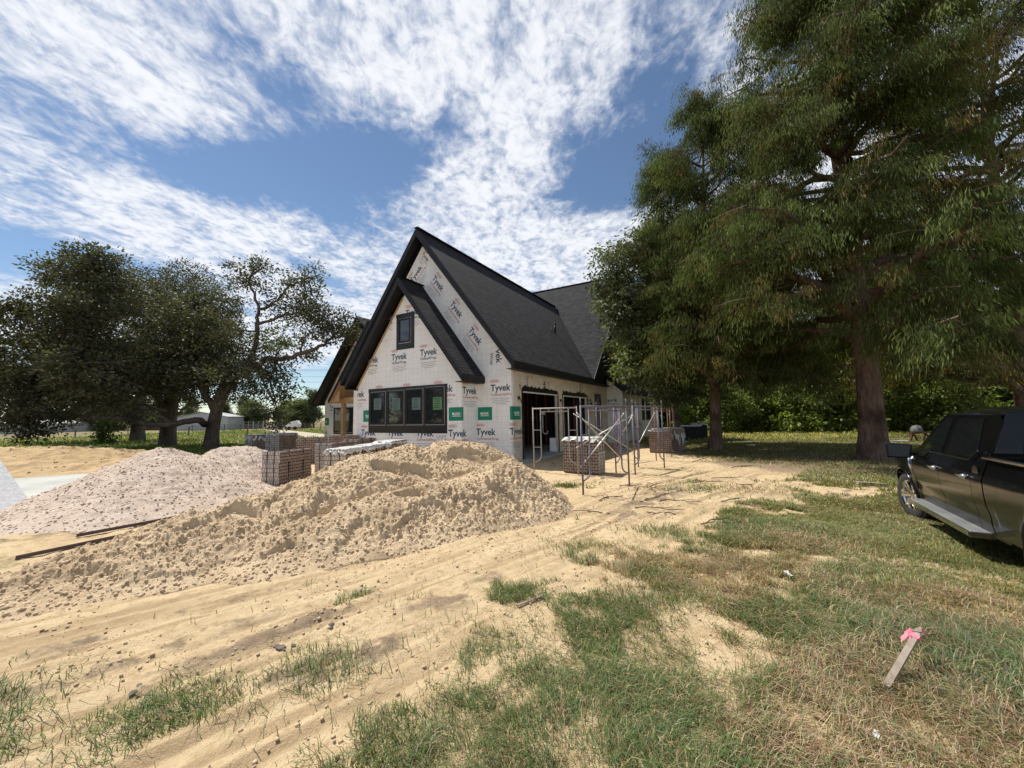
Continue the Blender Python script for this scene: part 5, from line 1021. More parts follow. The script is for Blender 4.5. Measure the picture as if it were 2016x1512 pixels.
# ================================================================== SCAFFOLDING
def paint(name, c, rust=(.16, .08, .05), k=.42):
    m = mat(name, c, .6, .0, scale=9); t = m.node_tree; b = t.nodes['Principled BSDF']; v = N(t, 'ShaderNodeTexCoord').outputs['Object']; src = b.inputs['Base Color'].links[0].from_socket
    L(t, ramp(t, noise(t, v, 6, 6, .7), rust, src, k, k + .12), b.inputs['Base Color']); return m
m_blue = paint('chipped_blue_paint', (.13, .16, .24)); m_rust = paint('rusty_red_paint', (.20, .10, .085), k=.5); m_grey = paint('worn_grey_steel', (.36, .33, .31), k=.3); m_purp = paint('faded_violet_paint', (.13, .11, .18), k=.4)
def frame(A, B, label, mt, H_=2.02, inset=.27, pins=True, seed=0):
    a = Vector((A[0], A[1], gz(*A))); b = Vector((B[0], B[1], gz(*B))); d = Vector((b.x - a.x, b.y - a.y, 0)); w = d.length; rz = math.atan2(d.y, d.x)
    o = thing('scaffold_frame', label, 'scaffold frame', a, rz, 'scaffold frames standing before the garage'); r = .0215; rr = random.Random(seed)
    dz = b.z - a.z
    for x, z0 in ((0, 0), (w, dz)):
        mb = MB(); mb.smooth = True; mb.tube([(x, 0, z0 - .03), (x, 0, H_)], r, 8); mb.tube([(x, 0, H_), (x, 0, H_ + (.17 if pins else .02))], r * .72, 8); mb.build('leg', mt, o)
    mb = MB(); mb.smooth = True; mb.tube([(0, 0, H_ - .03), (w, 0, H_ - .03)], r, 8); mb.tube([(inset, 0, H_ - .13), (w - inset, 0, H_ - .13)], r * .8, 8)
    for x in (w * .38, w * .62): mb.tube([(x, 0, H_ - .13), (x, 0, H_ - .04)], r * .6, 6)
    mb.build('top_bar', mt, o)
    for s_, x0 in ((1, 0), (-1, w)):
        xi = x0 + s_ * inset; mb = MB(); mb.smooth = True
        mb.tube([(xi, 0, H_ - .04), (xi, 0, .52), (xi - s_ * .02, 0, .44), (xi - s_ * .09, 0, .36), (x0 + s_ * .02, 0, .30)], r * .85, 8)
        for z in (.78, 1.32): mb.tube([(x0, 0, z), (xi, 0, z)], r * .7, 6)
        mb.build('ladder_leg', mt, o)
    mb = MB()
    for x in (0, w):
        for z in (.62, 1.72): mb.box((x, .03, z), (.02, .06, .02))
    mb.build('brace_pin', m_galv, o); return o
frame((1.54, 8.79), (2.88, 9.84), 'blue-grey scaffold frame nearest the camera, beside the sand heap', m_blue, 1.99, seed=1)
frame((.66, 12.55), (1.94, 11.78), 'bare grey scaffold frame in front of the first garage opening', m_grey, 2.03, pins=False, seed=2)
frame((3.58, 11.6), (4.90, 12.78), 'blue scaffold frame with bent inner leg, at the right of the group', m_blue, 2.05, seed=3)
frame((3.15, 12.1), (4.17, 13.13), 'blue and rust scaffold frame in the middle, just behind the right-hand blue one', m_purp, 2.05, seed=4)
frame((5.42, 14.9), (6.5, 16.1), 'rusty red scaffold frame farthest right, by the sunny brick cube', m_rust, 2.0, pins=False, seed=5)
frame((3.12, 14.5), (4.25, 15.5), 'violet scaffold frame nearest the garage wall, behind the brick cube', m_purp, 2.05, seed=6)
def braces(pairs, label):
    a0 = Vector(pairs[0][0]); o = thing('cross_brace', label, 'cross brace', (a0.x, a0.y, 0), 0, 'cross braces between the scaffold frames')
    for a, b in pairs:
        a, b = Vector(a) - Vector((a0.x, a0.y, 0)), Vector(b) - Vector((a0.x, a0.y, 0)); mb = MB(); mb.smooth = True; mb.tube([a, b], .0145, 8); d = (b - a).normalized()
        for p, q in ((a, 1), (b, -1)): mb.tube([p - d * q * .02, p + d * q * .05], .019, 6)
        mb.build('rod', m_galv, o)
    return o
braces([((1.47, 8.83, 1.80), (2.76, 9.95, .62)), ((1.62, 8.85, .72), (2.83, 9.9, 1.78))], 'pair of crossed pale rods on the nearest scaffold frame')
braces([((1.86, 11.8, 1.8), (3.60, 11.65, .66)), ((1.9, 11.72, .8), (3.56, 11.55, 1.74))], 'pair of crossed pale rods between the left and right scaffold frames')
braces([((3.62, 11.7, 1.74), (3.35, 12.4, .98)), ((5.42, 14.85, 1.8), (4.2, 13.0, .85))], 'steep single rods joining the far scaffold frames')

# ================================================================== PICKUP TRUCK (local: +y forward, +x to its right; origin on the ground under the front axle, middle)
m_paint = mat('black_car_paint', (.003, .003, .004), .18, var=.05, coat=.25, spec=.3); m_tint = mat('tinted_glass', (.006, .007, .008), .04, var=.05, spec=.6); m_chrome = mat('chrome', (.75, .75, .76), .12, 1.0, var=.05)
m_tyre = mat('tyre_rubber', (.028, .026, .024), .85, scale=20, bump=.5, bscale=60); m_alu = mat('polished_aluminium', (.55, .55, .56), .22, 1.0, scale=8, var=.15); m_step = brickmat('ribbed_step_metal', (.27, .28, .28), (.24, .25, .25), (.07, .07, .07), .5, .035, .006, bump=.8, rough=.45)
m_blackpl = mat('black_plastic', (.008, .008, .009), .8, spec=.2); m_mirror = mat('mirror_glass', (.07, .08, .085), .1, .3, var=.05)
TX, TY, TPH = 7.08, 7.18, -.545
fwd = Vector((-math.sin(TPH), math.cos(TPH), 0)); rgt = Vector((math.cos(TPH), math.sin(TPH), 0))
HW = 1.0
org = Vector((TX, TY, -.18)) + rgt * HW - fwd * .05
truck = thing('pickup_truck', 'black four-door pickup with chrome handles parked on the grass at the right edge', 'pickup truck', org, TPH)
RW = .41; WB = 3.99
def sidey(a, z):
    """half width of the body at distance a behind the front axle, height z"""
    w = .93 + .07 * math.sin(max(0, min(1, (z - .42) / .75)) * math.pi * .62)
    w -= .018 * math.exp(-((z - .66) / .05) ** 2) * (1 if .5 < a < 3.0 else 0) ; w -= .012 * max(0, (.62 - z)) * 2
    if z > 1.08: w -= (z - 1.08) * .28
    if a < -.2: w -= .30 * ((-.2 - a) / .75) ** 2
    if a > 4.6: w -= .06 * (a - 4.6)
    for c in (0, WB):   # flared arches
        dd = math.hypot(a - c, z - RW); w += .022 * math.exp(-((dd - .50) / .06) ** 2)
    return w
def belt(a):
    if a < .35: return 1.12 + .03 * max(0, min(1, (a + .9) / .9))
    if a < .95: return 1.17
    if a < 1.12: return 1.17 + .09 * (a - .95) / .17
    if a < 2.45: return 1.26
    if a < 2.78: return 1.26 + .07 * (a - 2.45) / .33
    return 1.34
def sill(a):
    z = .44 if a > .45 else .46
    for c in (0, WB):
        d = abs(a - c)
        if d < .47: z = max(z, RW + math.sqrt(max(0, .47 ** 2 - d * d)))
    if a < -.55: z = .42
    return z
def sidepanel(a0, a1, sgn, mb, na=None, nz=14):
    na = na or max(2, int((a1 - a0) / .035)); vs = []
    for i in range(na + 1):
        a = a0 + (a1 - a0) * i / na; z0, z1 = sill(a), belt(a)
        for k in range(nz + 1): z = z0 + (z1 - z0) * k / nz; vs.append((sgn * sidey(a, z), -a, z))
    fs = []
    for i in range(na):
        for k in range(nz):
            q = (i * (nz + 1) + k, (i + 1) * (nz + 1) + k, (i + 1) * (nz + 1) + k + 1, i * (nz + 1) + k + 1); fs.append(q if sgn > 0 else q[::-1])
    mb.add(vs, fs)
def flange(a, sgn, mb):   # the turned-in edge of a panel
    vs = [];
    for k in range(9): z = sill(a) + (belt(a) - sill(a)) * k / 8; vs += [(sgn * sidey(a, z), -a, z), (sgn * (sidey(a, z) - .03), -a, z)]
    mb.add(vs, [(2 * k, 2 * k + 1, 2 * k + 3, 2 * k + 2) for k in range(8)])
body = MB(); body.smooth = True
D0, D1, D2, D3 = .52, 1.55, 2.52, 2.80
for sgn in (-1, 1):
    for a0, a1 in ((-.92, D0 - .005), (2.83, 5.25)): sidepanel(a0, a1, sgn, body)
    sidepanel(D2 + .005, 2.80, sgn, body)
    flange(D0 - .005, sgn, body); flange(2.83, sgn, body); flange(2.80, sgn, body); flange(D2 + .005, sgn, body)
# bonnet, cab roof, pillars
def loft(mb, rings):
    n = len(rings[0]); vs = [p for r in rings for p in r]; mb.add(vs, [(i * n + k, i * n + k + 1, (i + 1) * n + k + 1, (i + 1) * n + k) for i in range(len(rings) - 1) for k in range(n - 1)])
rings = []
for a in np.linspace(-.92, .48, 12):
    z1 = belt(a); w = sidey(a, z1); cz = z1 + .06 + .05 * (1 if a > -.6 else .4); rings.append([(-w, -a, z1), (-w * .86, -a, z1 + .05), (-w * .5, -a, cz), (0, -a, cz + .01), (w * .5, -a, cz), (w * .86, -a, z1 + .05), (w, -a, z1)])
loft(body, rings)
def roofsec(a):
    # cab section above the belt: (side x at belt, top z)
    return None
def cabw(z): return .955 - .235 * max(0, (z - 1.17)) / .70 * 1.0
def roofz(a):
    if a < 1.25: return 1.20 + (1.90 - 1.20) * min(1, max(0, (a - .50) / .72)) ** .82
    return 1.90 + .05 * math.sin(min(1, (a - 1.25) / 1.2) * math.pi * .8)
SZ = 1.845
# side of the greenhouse: skin strip from belt to roof edge
for sgn in (-1, 1):
    vs = []; na = 60
    for i in range(na + 1):
        a = .42 + (2.80 - .42) * i / na; z0 = belt(a) - .01; z1 = min(roofz(a), SZ if a > 1.18 else roofz(a)); z1 = max(z1, z0 + .005)
        if a > 2.66: z1 = z1 - (a - 2.66) * .6
        for k in range(7): z = z0 + (z1 - z0) * k / 6; vs.append((sgn * cabw(z), -a, z))
    body.add(vs, [(i * 7 + k, (i + 1) * 7 + k, (i + 1) * 7 + k + 1, i * 7 + k + 1) for i in range(na) for k in range(6)])
rings = []
for a in list(np.linspace(1.0, 1.3, 5)) + list(np.linspace(1.4, 2.72, 9)):
    ze_ = min(roofz(a) - .02, SZ); zt_ = roofz(a); w = cabw(ze_)
    if a > 2.5: zt_ -= (a - 2.5) * .12
    rings.append([(-w, -a, ze_), (-w + .05, -a, ze_ + (zt_ - ze_) * .55), (-w * .72, -a, zt_), (0, -a, zt_ + .015), (w * .72, -a, zt_), (w - .05, -a, ze_ + (zt_ - ze_) * .55), (w, -a, ze_)])
loft(body, rings)
# cab back
vs = []
for i in range(9):
    z = 1.2 + (1.90 - 1.2) * i / 8; a = 2.80 - .02 - max(0, z - 1.3) * .14; vs += [(-cabw(z) + .02, -a, z), (0, -a - .03, z), (cabw(z) - .02, -a, z)]
body.add(vs, [(3 * i + k, 3 * i + k + 1, 3 * i + k + 4, 3 * i + k + 3) for i in range(8) for k in range(2)])
body.smooth = False
body.box((0, -2.79, .95), (1.8, .03, .9)); body.box((0, -2.86, .95), (1.8, .03, .8)); body.box((0, -3.9, .62), (1.75, 2.1, .05)); body.box((0, -1.6, .42), (1.7, 2.6, .12)); body.box((0, .45, .6), (1.3, .8, .5)); body.box((0, .9, .75), (1.7, .08, .6))
for sgn in (-1, 1):
    body.box((sgn * .80, -3.9, 1.0), (.03, 2.05, .62))
    for c in (0, WB):   # wheel housings
        prof = []
        for k in range(17): t_ = math.pi * k / 16; prof.append((c + .485 * math.cos(t_), RW + .485 * math.sin(t_)))
        vs = []
        for (a, z) in prof: vs += [(sgn * (sidey(a, z) - .004), -a, z), (sgn * .55, -a, z)]
        body.add(vs, [(2 * k, 2 * k + 1, 2 * k + 3, 2 * k + 2) for k in range(16)])
body.build('body', m_paint, truck)
for sgn in (-1, 1):
    for (a0, a1, ha) in ((D0 + .005, D1 - .005, 1.42), (D1 + .005, D2 - .005, 2.36)):
        mb = MB(); mb.smooth = True; sidepanel(a0, a1, sgn, mb); flange(a0, sgn, mb); flange(a1, sgn, mb); d = mb.build('door', m_paint, truck)
        mb = MB(); mb.smooth = True; z = 1.075; xh = sgn * (sidey(ha, z) + .035)
        mb.tube([(xh - sgn * .04, -(ha - .11), z), (xh, -(ha - .095), z), (xh + sgn * .004, -ha, z + .004), (xh, -(ha + .095), z), (xh - sgn * .04, -(ha + .11), z)], [.016, .018, .02, .02, .016], 10); mb.tube([(sgn * sidey(ha, z), -(ha - .05), z - .01), (sgn * sidey(ha, z) + sgn * .012, -ha, z - .01), (sgn * sidey(ha, z), -(ha + .05), z - .01)], [.035, .04, .035], 8)
        mb.build('handle', m_chrome, d)
    def gl(pts, name, mt, out=.006, th=.004):
        mb = MB(); P_ = [(sgn * (cabw(z) + out), -a, z) for a, z in pts]; mb.prism(P_, (sgn * th, 0, 0)); return mb.build(name, mt, truck)
    gl([(.76, 1.215), (.98, 1.215), (1.13, 1.30), (1.47, 1.30), (1.47, 1.80), (1.24, 1.795), (1.10, 1.71), (.94, 1.50)], 'window', m_tint)
    gl([(1.63, 1.30), (2.36, 1.30), (2.47, 1.42), (2.33, 1.80), (1.63, 1.80)], 'window', m_tint)
    gl([(.60, 1.185), (.96, 1.185), (1.12, 1.27), (2.42, 1.27), (2.56, 1.40), (2.54, 1.415), (2.41, 1.292), (1.11, 1.292), (.95, 1.207), (.60, 1.207)], 'chrome_trim', m_alu, .034, .008)
    mb = MB()     # running board
    mb.m = 0; mb.box((sgn * 1.0, -1.62, .44), (.22, 2.2, .012)); mb.m = 1; mb.box((sgn * 1.0, -1.62, .40), (.21, 2.16, .06)); mb.m = 1; mb.bar((sgn * 1.113, -.55, .415), (sgn * 1.113, -2.7, .415), .02, .06)
    mb.build('running_board', [m_step, m_alu], truck)
    mb = MB(); mb.smooth = True
    for c in (0, WB):
        pts = [(sgn * (sidey(c + .49 * math.cos(t_), RW + .49 * math.sin(t_)) + .006), -(c + .49 * math.cos(t_)), RW + .49 * math.sin(t_)) for t_ in np.linspace(.02, math.pi - .02, 22)]; mb.tube(pts, .022, 6)
    mb.build('arch_trim', m_paint, truck)
    mb = MB(); mb.smooth = False; mb.bar((sgn * .95, -2.84, 1.345), (sgn * .93, -5.2, 1.345), .07, .02); mb.build('bed_rail_cap', m_alu, truck)
    mb = MB(); z = 1.27; mb.smooth = False
    cx = sgn * 1.2
    mb.prism([(cx - .16, -.74, 1.13), (cx + .13, -.74, 1.13), (cx + .17, -.74, 1.36), (cx - .17, -.74, 1.38)], (0, .14, 0)); mb.bar((sgn * .93, -.66, 1.19), (cx, -.66, 1.22), .07, .05); mr_ = mb.build('mirror', m_blackpl, truck, bevel=.03)
    mb = MB(); mb.prism([(cx - .135, -.746, 1.155), (cx + .105, -.746, 1.155), (cx + .14, -.746, 1.34), (cx - .145, -.746, 1.355)], (0, -.004, 0)); mb.build('mirror_glass', m_mirror, mr_)
    mb = MB(); mb.smooth = True; mb.tube([(sgn * (sidey(.36, 1.1) + .004), -.36, 1.14), (sgn * (sidey(.38, 1.0) + .006), -.38, 1.0), (sgn * (sidey(.46, .86) + .004), -.46, .86)], [.03, .02, .008], 8); mb.build('fender_vent', m_chrome, truck)
    mb = MB(); mb.prism([(sgn * (sidey(2.33, 1.12) + .001), -2.33, 1.12)] * 0 + [(sgn * (sidey(2.62, 1.15) + .003), -(2.62 + .075 * math.cos(t_)), 1.16 + .075 * math.sin(t_)) for t_ in np.linspace(0, 6.283, 17)[:-1]], (sgn * .002, 0, 0)); mb.build('fuel_door' if sgn < 0 else 'side_badge', m_paint, truck)
    mb = MB(); mb.prism([(sgn * .62, .93, 1.0), (sgn * .86, .86, 1.0), (sgn * .86, .86, .78), (sgn * .62, .93, .78)], (0, .02, 0)); mb.build('headlight', m_chrome, truck)
    mb = MB(); mb.prism([(sgn * .80, -5.26, 1.28), (sgn * .92, -5.23, 1.28), (sgn * .92, -5.23, .85), (sgn * .80, -5.26, .85)], (0, -.02, 0)); mb.build('tail_light', mat('red_lens', (.35, .01, .01), .15), truck)
    mb = MB(); mb.box((sgn * .86, -(WB - .58), .38), (.2, .012, .4)); mb.build('mud_flap', m_blackpl, truck)
    for c in (0, WB):
        wh = thing('wheel', None, None); wh.parent = truck; wh.location = (sgn * .83, -c, RW); wh.rotation_euler = (0, 0, .2 if c == 0 else 0)
        mt_ = Matrix.Diagonal((sgn, 1, 1, 1)); steer = Matrix.Rotation(0, 4, 'Z')
        mb = MB(); mb.smooth = True; mb.lathe([(.255, -.13), (.30, -.135), (.37, -.13), (.402, -.10), (.41, -.04), (.41, .04), (.402, .10), (.37, .13), (.30, .135), (.255, .12)], 40, mt_)
        for k in range(60):
            t_ = 2 * math.pi * k / 60
            for xx_ in (-.075, .0, .075): mb.smooth = False; mb.box((sgn * xx_, .408 * math.cos(t_), .408 * math.sin(t_)), (.055, .026, .014), Matrix.Rotation(t_ - math.pi / 2, 3, 'X'))
        mb.build('tyre', m_tyre, wh)
        mb = MB(); mb.smooth = True; mb.lathe([(.255, -.12), (.24, -.05), (.235, .08), (.262, .13), (.27, .12), (.258, .12)], 40, mt_); mb.lathe([(.02, .085), (.055, .085), (.06, .06)], 16, mt_)
        mb.smooth = False
        for k in range(6):
            for dk in (-.13, .13):
                t_ = 2 * math.pi * k / 6 + dk; t2 = 2 * math.pi * k / 6 + dk * .9; a = Vector((sgn * .075, .05 * math.cos(t_), .05 * math.sin(t_))); b = Vector((sgn * .11, .25 * math.cos(t2 + dk * .4), .25 * math.sin(t2 + dk * .4))); mb.bar(a, b, .034, .03, (sgn, 0, 0))
        mb.build('rim', m_chrome, wh)
        mb = MB(); mb.smooth = False; mb.lathe([(.0, .0), (.17, .0), (.17, -.03)], 24, mt_); mb.build('brake_disc', m_galv, wh)
mb = MB(); mb.prism([(-.80, -.50, 1.20), (.80, -.50, 1.20), (.66, -1.06, 1.80), (-.66, -1.06, 1.80)], (0, .012, .01)); mb.build('windscreen', m_tint, truck)
mb = MB(); mb.prism([(-.62, -2.80, 1.38), (.62, -2.80, 1.38), (.55, -2.735, 1.76), (-.55, -2.735, 1.76)], (0, -.03, 0)); mb.build('rear_window', m_tint, truck)
mb = MB(); mb.box((0, -5.26, 1.05), (1.6, .05, .58)); mb.build('tailgate', m_paint, truck)
mb = MB(); mb.box((0, -5.38, .55), (1.8, .16, .2)); mb.box((0, 1.0, .52), (1.75, .16, .22)); mb.build('bumper', m_chrome, truck)
mb = MB(); mb.box((0, .93, .88), (1.2, .05, .3)); mb.build('grille', m_blackpl, truck)

# ================================================================== SMALL THINGS
# foam board leaning at the left edge
A = G(65, 995); B = G(0, 1007); Cc = at(0, 893, 8.72); e1 = (B - A).normalized(); e2 = (Cc - A); e2 = (e2 - e1 * e2.dot(e1)).normalized()
nb_ = e1.cross(e2).normalized(); mb = MB(); mb.prism([A, A + e1 * 2.2, A + e1 * 2.2 + e2 * 2.4, A + e2 * 2.4], nb_ * .05)
tag(mb.build('foam_board', mat('speckled_white_foam', (.80, .81, .82), .6, scale=14, var=.06, bump=.6, bscale=18)), 'white speckled foam board leaning at the left edge of the picture', 'foam board')
# steel angles lying on the ground
m_lint = mat('dark_primer_steel', (.13, .09, .08), .8, .0, scale=12)
for k, (p, q, lb) in enumerate((((30, 1104), (330, 1037), 'long dark steel angle on the ground, nearer of two parallel ones'), ((150, 1060), (400, 1012), 'long dark steel angle on the ground, farther of two parallel ones'))):
    a, b = G(*p), G(*q); a.z = gz(a.x, a.y) + .012; b.z = gz(b.x, b.y) + .012; mb = MB(); c0_ = (a + b) / 2; mb.bar(a - c0_, b - c0_, .06, .008); mb.bar(a - c0_ + Vector((0, 0, .02)), b - c0_ + Vector((0, 0, .02)), .008, .045)
    o = mb.build('steel_angle', m_lint); o.location = c0_; tag(o, lb, 'steel angle', 'steel angles lying beside the sand heap')
# survey stake with pink ribbon
a = G(1745, 1352); b = at(1805, 1238, 2.98); a = at(1745, 1352, a.y * .97); b = at(1812, 1236, 2.78)
o = thing('survey_stake', 'weathered wooden stake with pink ribbon lying in the grass at the lower right', 'stake', (a.x, a.y, a.z)); d = b - a
mb = MB(); mb.bar((0, 0, 0), d * .9, .036, .016); mb.prism([d * .9 + Vector((-.02, .012, 0)), d * .9 + Vector((.02, -.012, 0)), d], (0, 0, .012)); mb.build('shaft', m_greywood, o)
m_rib = mat('pink_ribbon', (.80, .20, .26), .5, var=.15, scale=30); mb = MB(); rr = random.Random(3)
for k in range(5):
    p = d * (.80 + .03 * k); q = Vector((rr.uniform(-.06, .06), rr.uniform(-.035, .035), rr.uniform(-.03, .02))); r_ = p + q * 1.3 + Vector((0, 0, -.02)); w_ = Vector((.006, .008, .012)); m1 = p.lerp(r_, .5) + Vector((0, 0, .025))
    mb.add([p - w_, p + w_, m1 + w_, m1 - w_], [(0, 1, 2, 3)]); mb.add([m1 - w_, m1 + w_, r_ + w_, r_ - w_], [(0, 1, 2, 3)])
mb.bar(d * .80, d * .86, .05, .026); mb.build('ribbon', m_rib, o)
def scrap(px_, py_, lab, s_=.06, seed=0):
    p = G(px_, py_); rr = random.Random(seed); n = 5; vs = [(s_ * (i / n - .5) * 1.8 + rr.uniform(-.1, .1) * s_, s_ * (j / n - .5) + rr.uniform(-.1, .1) * s_, rr.uniform(0, .35) * s_) for i in range(n + 1) for j in range(n + 1)]
    mb = MB(); mb.add(vs, [(i * (n + 1) + j, (i + 1) * (n + 1) + j, (i + 1) * (n + 1) + j + 1, i * (n + 1) + j + 1) for i in range(n) for j in range(n)]); o = mb.build('paper_scrap', m_plastic2); o.location = (p.x, p.y, gz(p.x, p.y) + .05); o.rotation_euler = (.1, -.15, rr.uniform(0, 3)); mo = o.modifiers.new('s', 'SOLIDIFY'); mo.thickness = .002
    tag(o, lab, 'litter', 'white scraps in the grass')
scrap(1552, 1141, 'crumpled white scrap on the bare patch in the mid-right grass', .05, 1); scrap(1955, 1283, 'white scrap in the grass right of the stake', .05, 2); scrap(1727, 1469, 'tiny white scrap at the bottom right in front of the stake', .025, 3)
p = G(1750, 955); mb = MB(); mb.box((0, 0, .03), (.55, .14, .06)); o = mb.build('wood_block', m_greywood); o.location = (8.55, 9.45, gz(8.55, 9.45)); o.rotation_euler = (0, .04, -.35); tag(o, 'short offcut of lumber on the bare soil left of the truck wheel', 'wood offcut')
p0_, p1_ = G(1012, 1208), G(1075, 1182); mb = MB(); c0_ = (p0_ + p1_) / 2; mb.bar((p0_ - c0_) * .8, (p1_ - c0_) * .8, .022, .010); o = mb.build('wood_stick', m_greywood); o.location = c0_ + Vector((0, 0, gz(c0_.x, c0_.y) + .02)); tag(o, 'flat wooden stick where the sand meets the grass', 'stick')
# twigs strewn near the scaffolding
rr = random.Random(17); kk = 0
for (x, y, l, an) in ((1300, 985, .8, .3), (1360, 950, 1.1, .1), (1200, 1010, .7, 2.8), (1420, 985, .6, .5), (1250, 1000, .9, .1), (1330, 1010, .6, 2.9), (1400, 940, .9, -.1), (1340, 925, 1.0, 2.6), (1180, 985, .7, .5), (1440, 920, 1.0, .2), (1280, 960, .5, 1.0), (1480, 950, .7, 2.9), (1380, 1030, .5, .3), (1220, 955, .6, -.4)):
    p = G(x, y); mb = MB(); mb.smooth = True; Q = []; q = Vector((0, 0, .015)); a = an
    for i in range(7): Q.append(q.copy()); a += rr.gauss(0, .28); q += Vector((math.cos(a), math.sin(a), 0)) * l / 6; q.z = .015 + rr.uniform(0, .03)
    mb.tube(Q, [.011, .010, .009, .008, .006, .005, .003], 5)
    for j in (2, 3, 4): b = Q[j]; a2 = an + rr.choice((-.8, .8)); mb.tube([b, b + Vector((math.cos(a2), math.sin(a2), .15)) * .14, b + Vector((math.cos(a2 + .3), math.sin(a2 + .3), .1)) * .26], [.006, .005, .002], 4)
    o = mb.build('twig', m_bark_o); o.location = (p.x, p.y, gz(p.x, p.y)); tag(o, 'bare dead twig lying on the sand right of the scaffolding', 'twig', 'dead twigs strewn on the sand')
# loose boards against the garage jamb
mb = MB(); mb.box((0, 0, .32), (.32, .02, .62), Matrix.Rotation(-.08, 3, 'X')); o = mb.build('white_board', m_white); o.location = house.matrix_world @ Vector((0, 0, 0)) if False else Vector((-.016 * S, 13.12 * S, 0)) + Vector((math.cos(YAW), -math.sin(YAW), 0)) * -.25 + Vector((math.sin(YAW), math.cos(YAW), 0)) * 4.15 + Vector((0, 0, .115)); o.rotation_euler = (0, 0, -.2); tag(o, 'white board standing on the slab inside the first garage opening', 'board')
# things on the lawn behind the truck mirror
m_metalr2 = mat('dull_grey_metal', (.17, .175, .18), .7)
p = Vector((22.8, 22.0, 0)); o = thing('trestle', 'brown wooden trestle carrying a grey dome, seen past the truck mirror', 'trestle', p); mb = MB(); mb.bar((-.6, 0, .42), (.85, .1, .48), .14, .07); mb.build('beam', m_wood_d, o)
for x in (-.25, .45):
    mb = MB(); mb.bar((x, -.2, 0), (x, .03, .42), .08, .06); mb.bar((x, .25, 0), (x, .05, .42), .08, .06); mb.build('leg', m_wood_d, o)
bm = bmesh.new(); bmesh.ops.create_icosphere(bm, subdivisions=3, radius=.26)
for v_ in bm.verts: v_.co.z = max(v_.co.z, -.1) * 1.1; v_.co *= 1 + .05 * math.sin(v_.co.x * 30)
me = bpy.data.meshes.new('grey_dome'); bm.to_mesh(me); bm.free(); me.materials.append(m_metalr2); o = bpy.data.objects.new('grey_dome', me); C.objects.link(o); o.location = p + Vector((-.08, 0, .62)); tag(o, 'grey rounded dome resting on the wooden trestle past the truck mirror', 'dome')
p = G(1762, 903); o = thing('low_bench', 'low dark bench in the shade between the thick trunk and the truck', 'bench', p); mb = MB(); mb.box((0, 0, .32), (1.5, .35, .06)); mb.build('seat', m_dark, o)
for x in (-.55, .55): mb = MB(); mb.box((x, 0, .15), (.1, .3, .3)); mb.build('leg', m_blackpl, o)
mb = MB(); mb.box((-.1, 0, .06), (.16, .16, .12)); bx_ = mb.build('white_box', m_white); bx_.location = p + Vector((-.1, 0, .35)); tag(bx_, 'small white box standing on the low dark bench', 'box')
for i, (x, y, w_) in enumerate(((1742, 868, .3), (1762, 870, 1.6), (1478, 878, .5), (1350, 872, .3))):
    p = G(x, y); mb = MB(); mb.box((0, 0, .04), (w_, .12, .07)); o = mb.build('pale_board', m_white); o.location = p; o.rotation_euler = (0, 0, .1 * i); tag(o, ('short white offcut right beside the thick trunk on the sunny lawn', 'long thin white board on the lawn behind the truck', 'small white scrap lying in the tree shade between the two trunks', 'white scrap beside the dark roofing bundles')[i], 'board')
# ================================================================== FAR LEFT: sheds, fence, pen, trailer, wires
m_metal = mat('pale_corrugated_metal', (.50, .52, .54), .5, .2, scale=.5, var=.06); m_metalr = mat('grey_metal_roof', (.40, .41, .42), .45, .3)
def shed(x0, x1, y, dep, h, hr, label):
    o = thing('metal_shed', label, 'shed', ((x0 + x1) / 2, y, 0)); w = x1 - x0; mb = MB()
    mb.prism([(-w / 2, 0, 0), (w / 2, 0, 0), (w / 2, 0, h), (0, 0, hr), (-w / 2, 0, h)], (0, dep, 0))
    for i in range(int(w / .5)): mb.box((-w / 2 + .25 + .5 * i, -.02, h / 2), (.05, .03, h))
    mb.build('wall', m_metal, o); mb = MB()
    for s_ in (-1, 1): mb.prism([(s_ * (w / 2 + .3), -.3, h - .05), (0, -.3, hr + .08), (0, dep + .3, hr + .08), (s_ * (w / 2 + .3), dep + .3, h - .05)], (0, 0, .08))
    mb.build('roof', m_metalr, o); mb = MB(); mb.box((w * .2, -.04, 1.2), (2.4, .04, 2.4)); mb.build('door', m_metalr, o)
shed(-72, -60.8, 83, 5, 2.8, 3.8, 'pale metal shed beyond the paddock, just right of the oak trunk'); shed(-128, -100, 78, 16, 2.0, 3.2, 'long grey shed at the left edge behind the drooping oak crown')
m_post = mat('fence_post_grey', (.16, .14, .12), .9)
def fence(pts, step, h, label, rails=3, wire=.015):
    p0 = Vector(pts[0]); o = thing('field_fence', label, 'fence', p0); mb = MB()
    for a, b in zip(pts, pts[1:]):
        a, b = Vector(a), Vector(b); n = max(1, int((b - a).length / step))
        for i in range(n + 1):
            q = a.lerp(b, i / n) - p0; mq = MB(); mq.box(q + Vector((0, 0, h / 2)), (.11, .11, h)); mq.build('post', m_post, o)
        for k in range(rails): z = h * (.3 + .66 * k / max(1, rails - 1)); mb.bar(a - p0 + Vector((0, 0, z)), b - p0 + Vector((0, 0, z)), wire, wire * 1.6)
    mb.build('wire_rail', m_post, o); return o
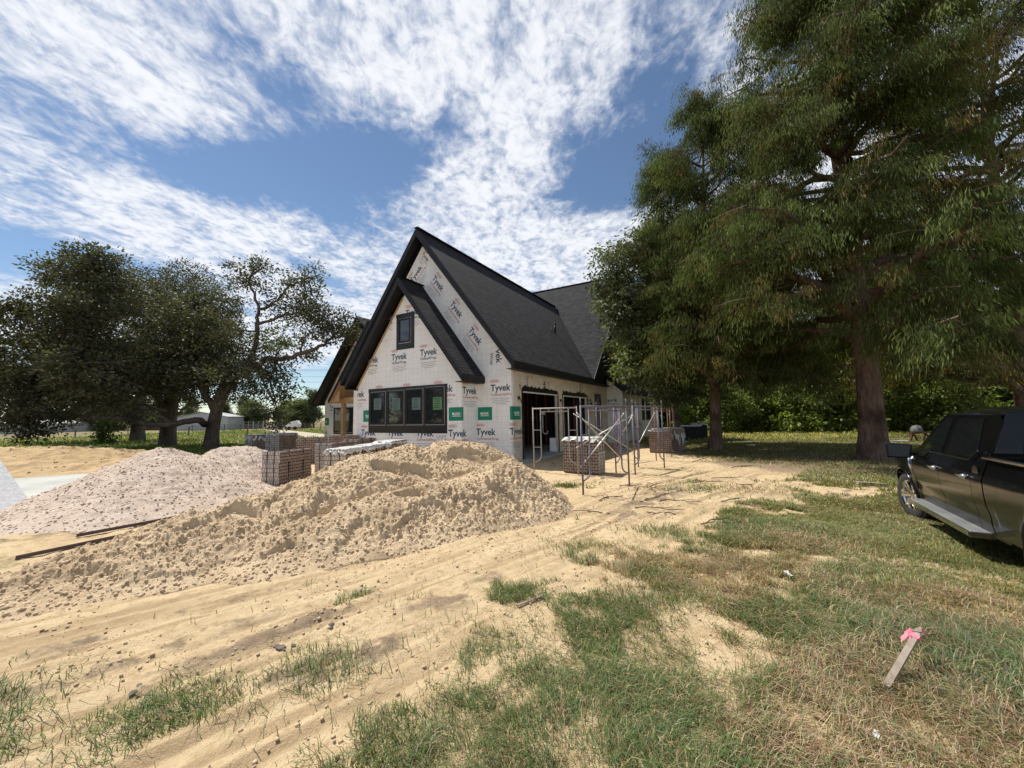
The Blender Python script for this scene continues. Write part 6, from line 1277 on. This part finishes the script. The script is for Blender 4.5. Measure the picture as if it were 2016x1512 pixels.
fence([(-75, 76, 0), (-28, 76, 0)], 3.0, 1.25, 'wire fence along the far side of the paddock near the shed', 4, .035); fence([(-62, 52, 0), (-34, 50, 0)], 4.0, 1.2, 'thin wire fence crossing the paddock behind the oak trunks', 3, .012); fence([(-92, 46, 0), (-64, 51, 0)], 4.5, 1.2, 'thin wire fence in the grass at the far left', 2, .012)
o = thing('cattle_pen', 'grey pipe cattle pen panels between the shed and the white trailer', 'pen', (-46.8, 73, 0))
for i in range(4):
    mb = MB(); x = -3.6 + 1.85 * i
    for z in (.3, .6, .9, 1.2, 1.6): mb.bar((x, 0, z), (x + 1.75, 0, z), .05, .05)
    for xx_ in (x, x + .9, x + 1.75): mb.bar((xx_, 0, 0), (xx_, 0, 1.75), .06, .06, (1, 0, 0))
    mb.build('panel', m_metalr, o)
o = thing('utility_trailer', 'small white dumped trailer standing by the fence at the end of the dirt drive', 'trailer', (-40.2, 71, 0), .2); mb = MB(); mb.prism([(-1.5, 0, .5), (1.0, 0, .5), (1.1, 0, 1.1), (.7, 0, 1.75), (-.1, 0, 1.6), (-1.3, 0, .7)], (0, 1.6, 0)); mb.build('body', m_white, o)
for x in (-.5, .5):
    mb = MB(); mb.smooth = True; mb.lathe([(0, -.1), (.3, -.1), (.34, 0), (.3, .1), (0, .1)], 16, Matrix.Translation((x, -.02, .34)) @ Matrix.Rotation(math.pi / 2, 4, 'Z')); mb.build('wheel', m_tyre, o)
m_wire = mat('cable', (.03, .03, .035), .6)
for k, (yl, yr) in enumerate(((726, 729), (729, 731), (742, 742), (751, 753), (762, 765), (782, 786), (798, 799), (803, 804))):
    a = at(470, yl + (0 if k > 5 else 0), 118); b = at(660, yr, 122); d = b - a; a2, b2_ = a - d * 1.6, b + d * 1.2; mb = MB(); mb.smooth = True; Q = [a2.lerp(b2_, i / 16) - Vector((0, 0, 1.0 * (1 - (2 * i / 16 - 1) ** 2) - 1.0)) for i in range(17)]; c0_ = Q[0].copy(); mb.tube([p - c0_ for p in Q], .035, 4)
    o = mb.build('power_line', m_wire); o.location = c0_; tag(o, '%s overhead wire, counted from the top, in the sky left of the house' % ('topmost', 'second', 'third', 'fourth', 'fifth', 'sixth', 'seventh', 'lowest')[k], 'power line', 'overhead wires beyond the paddock')
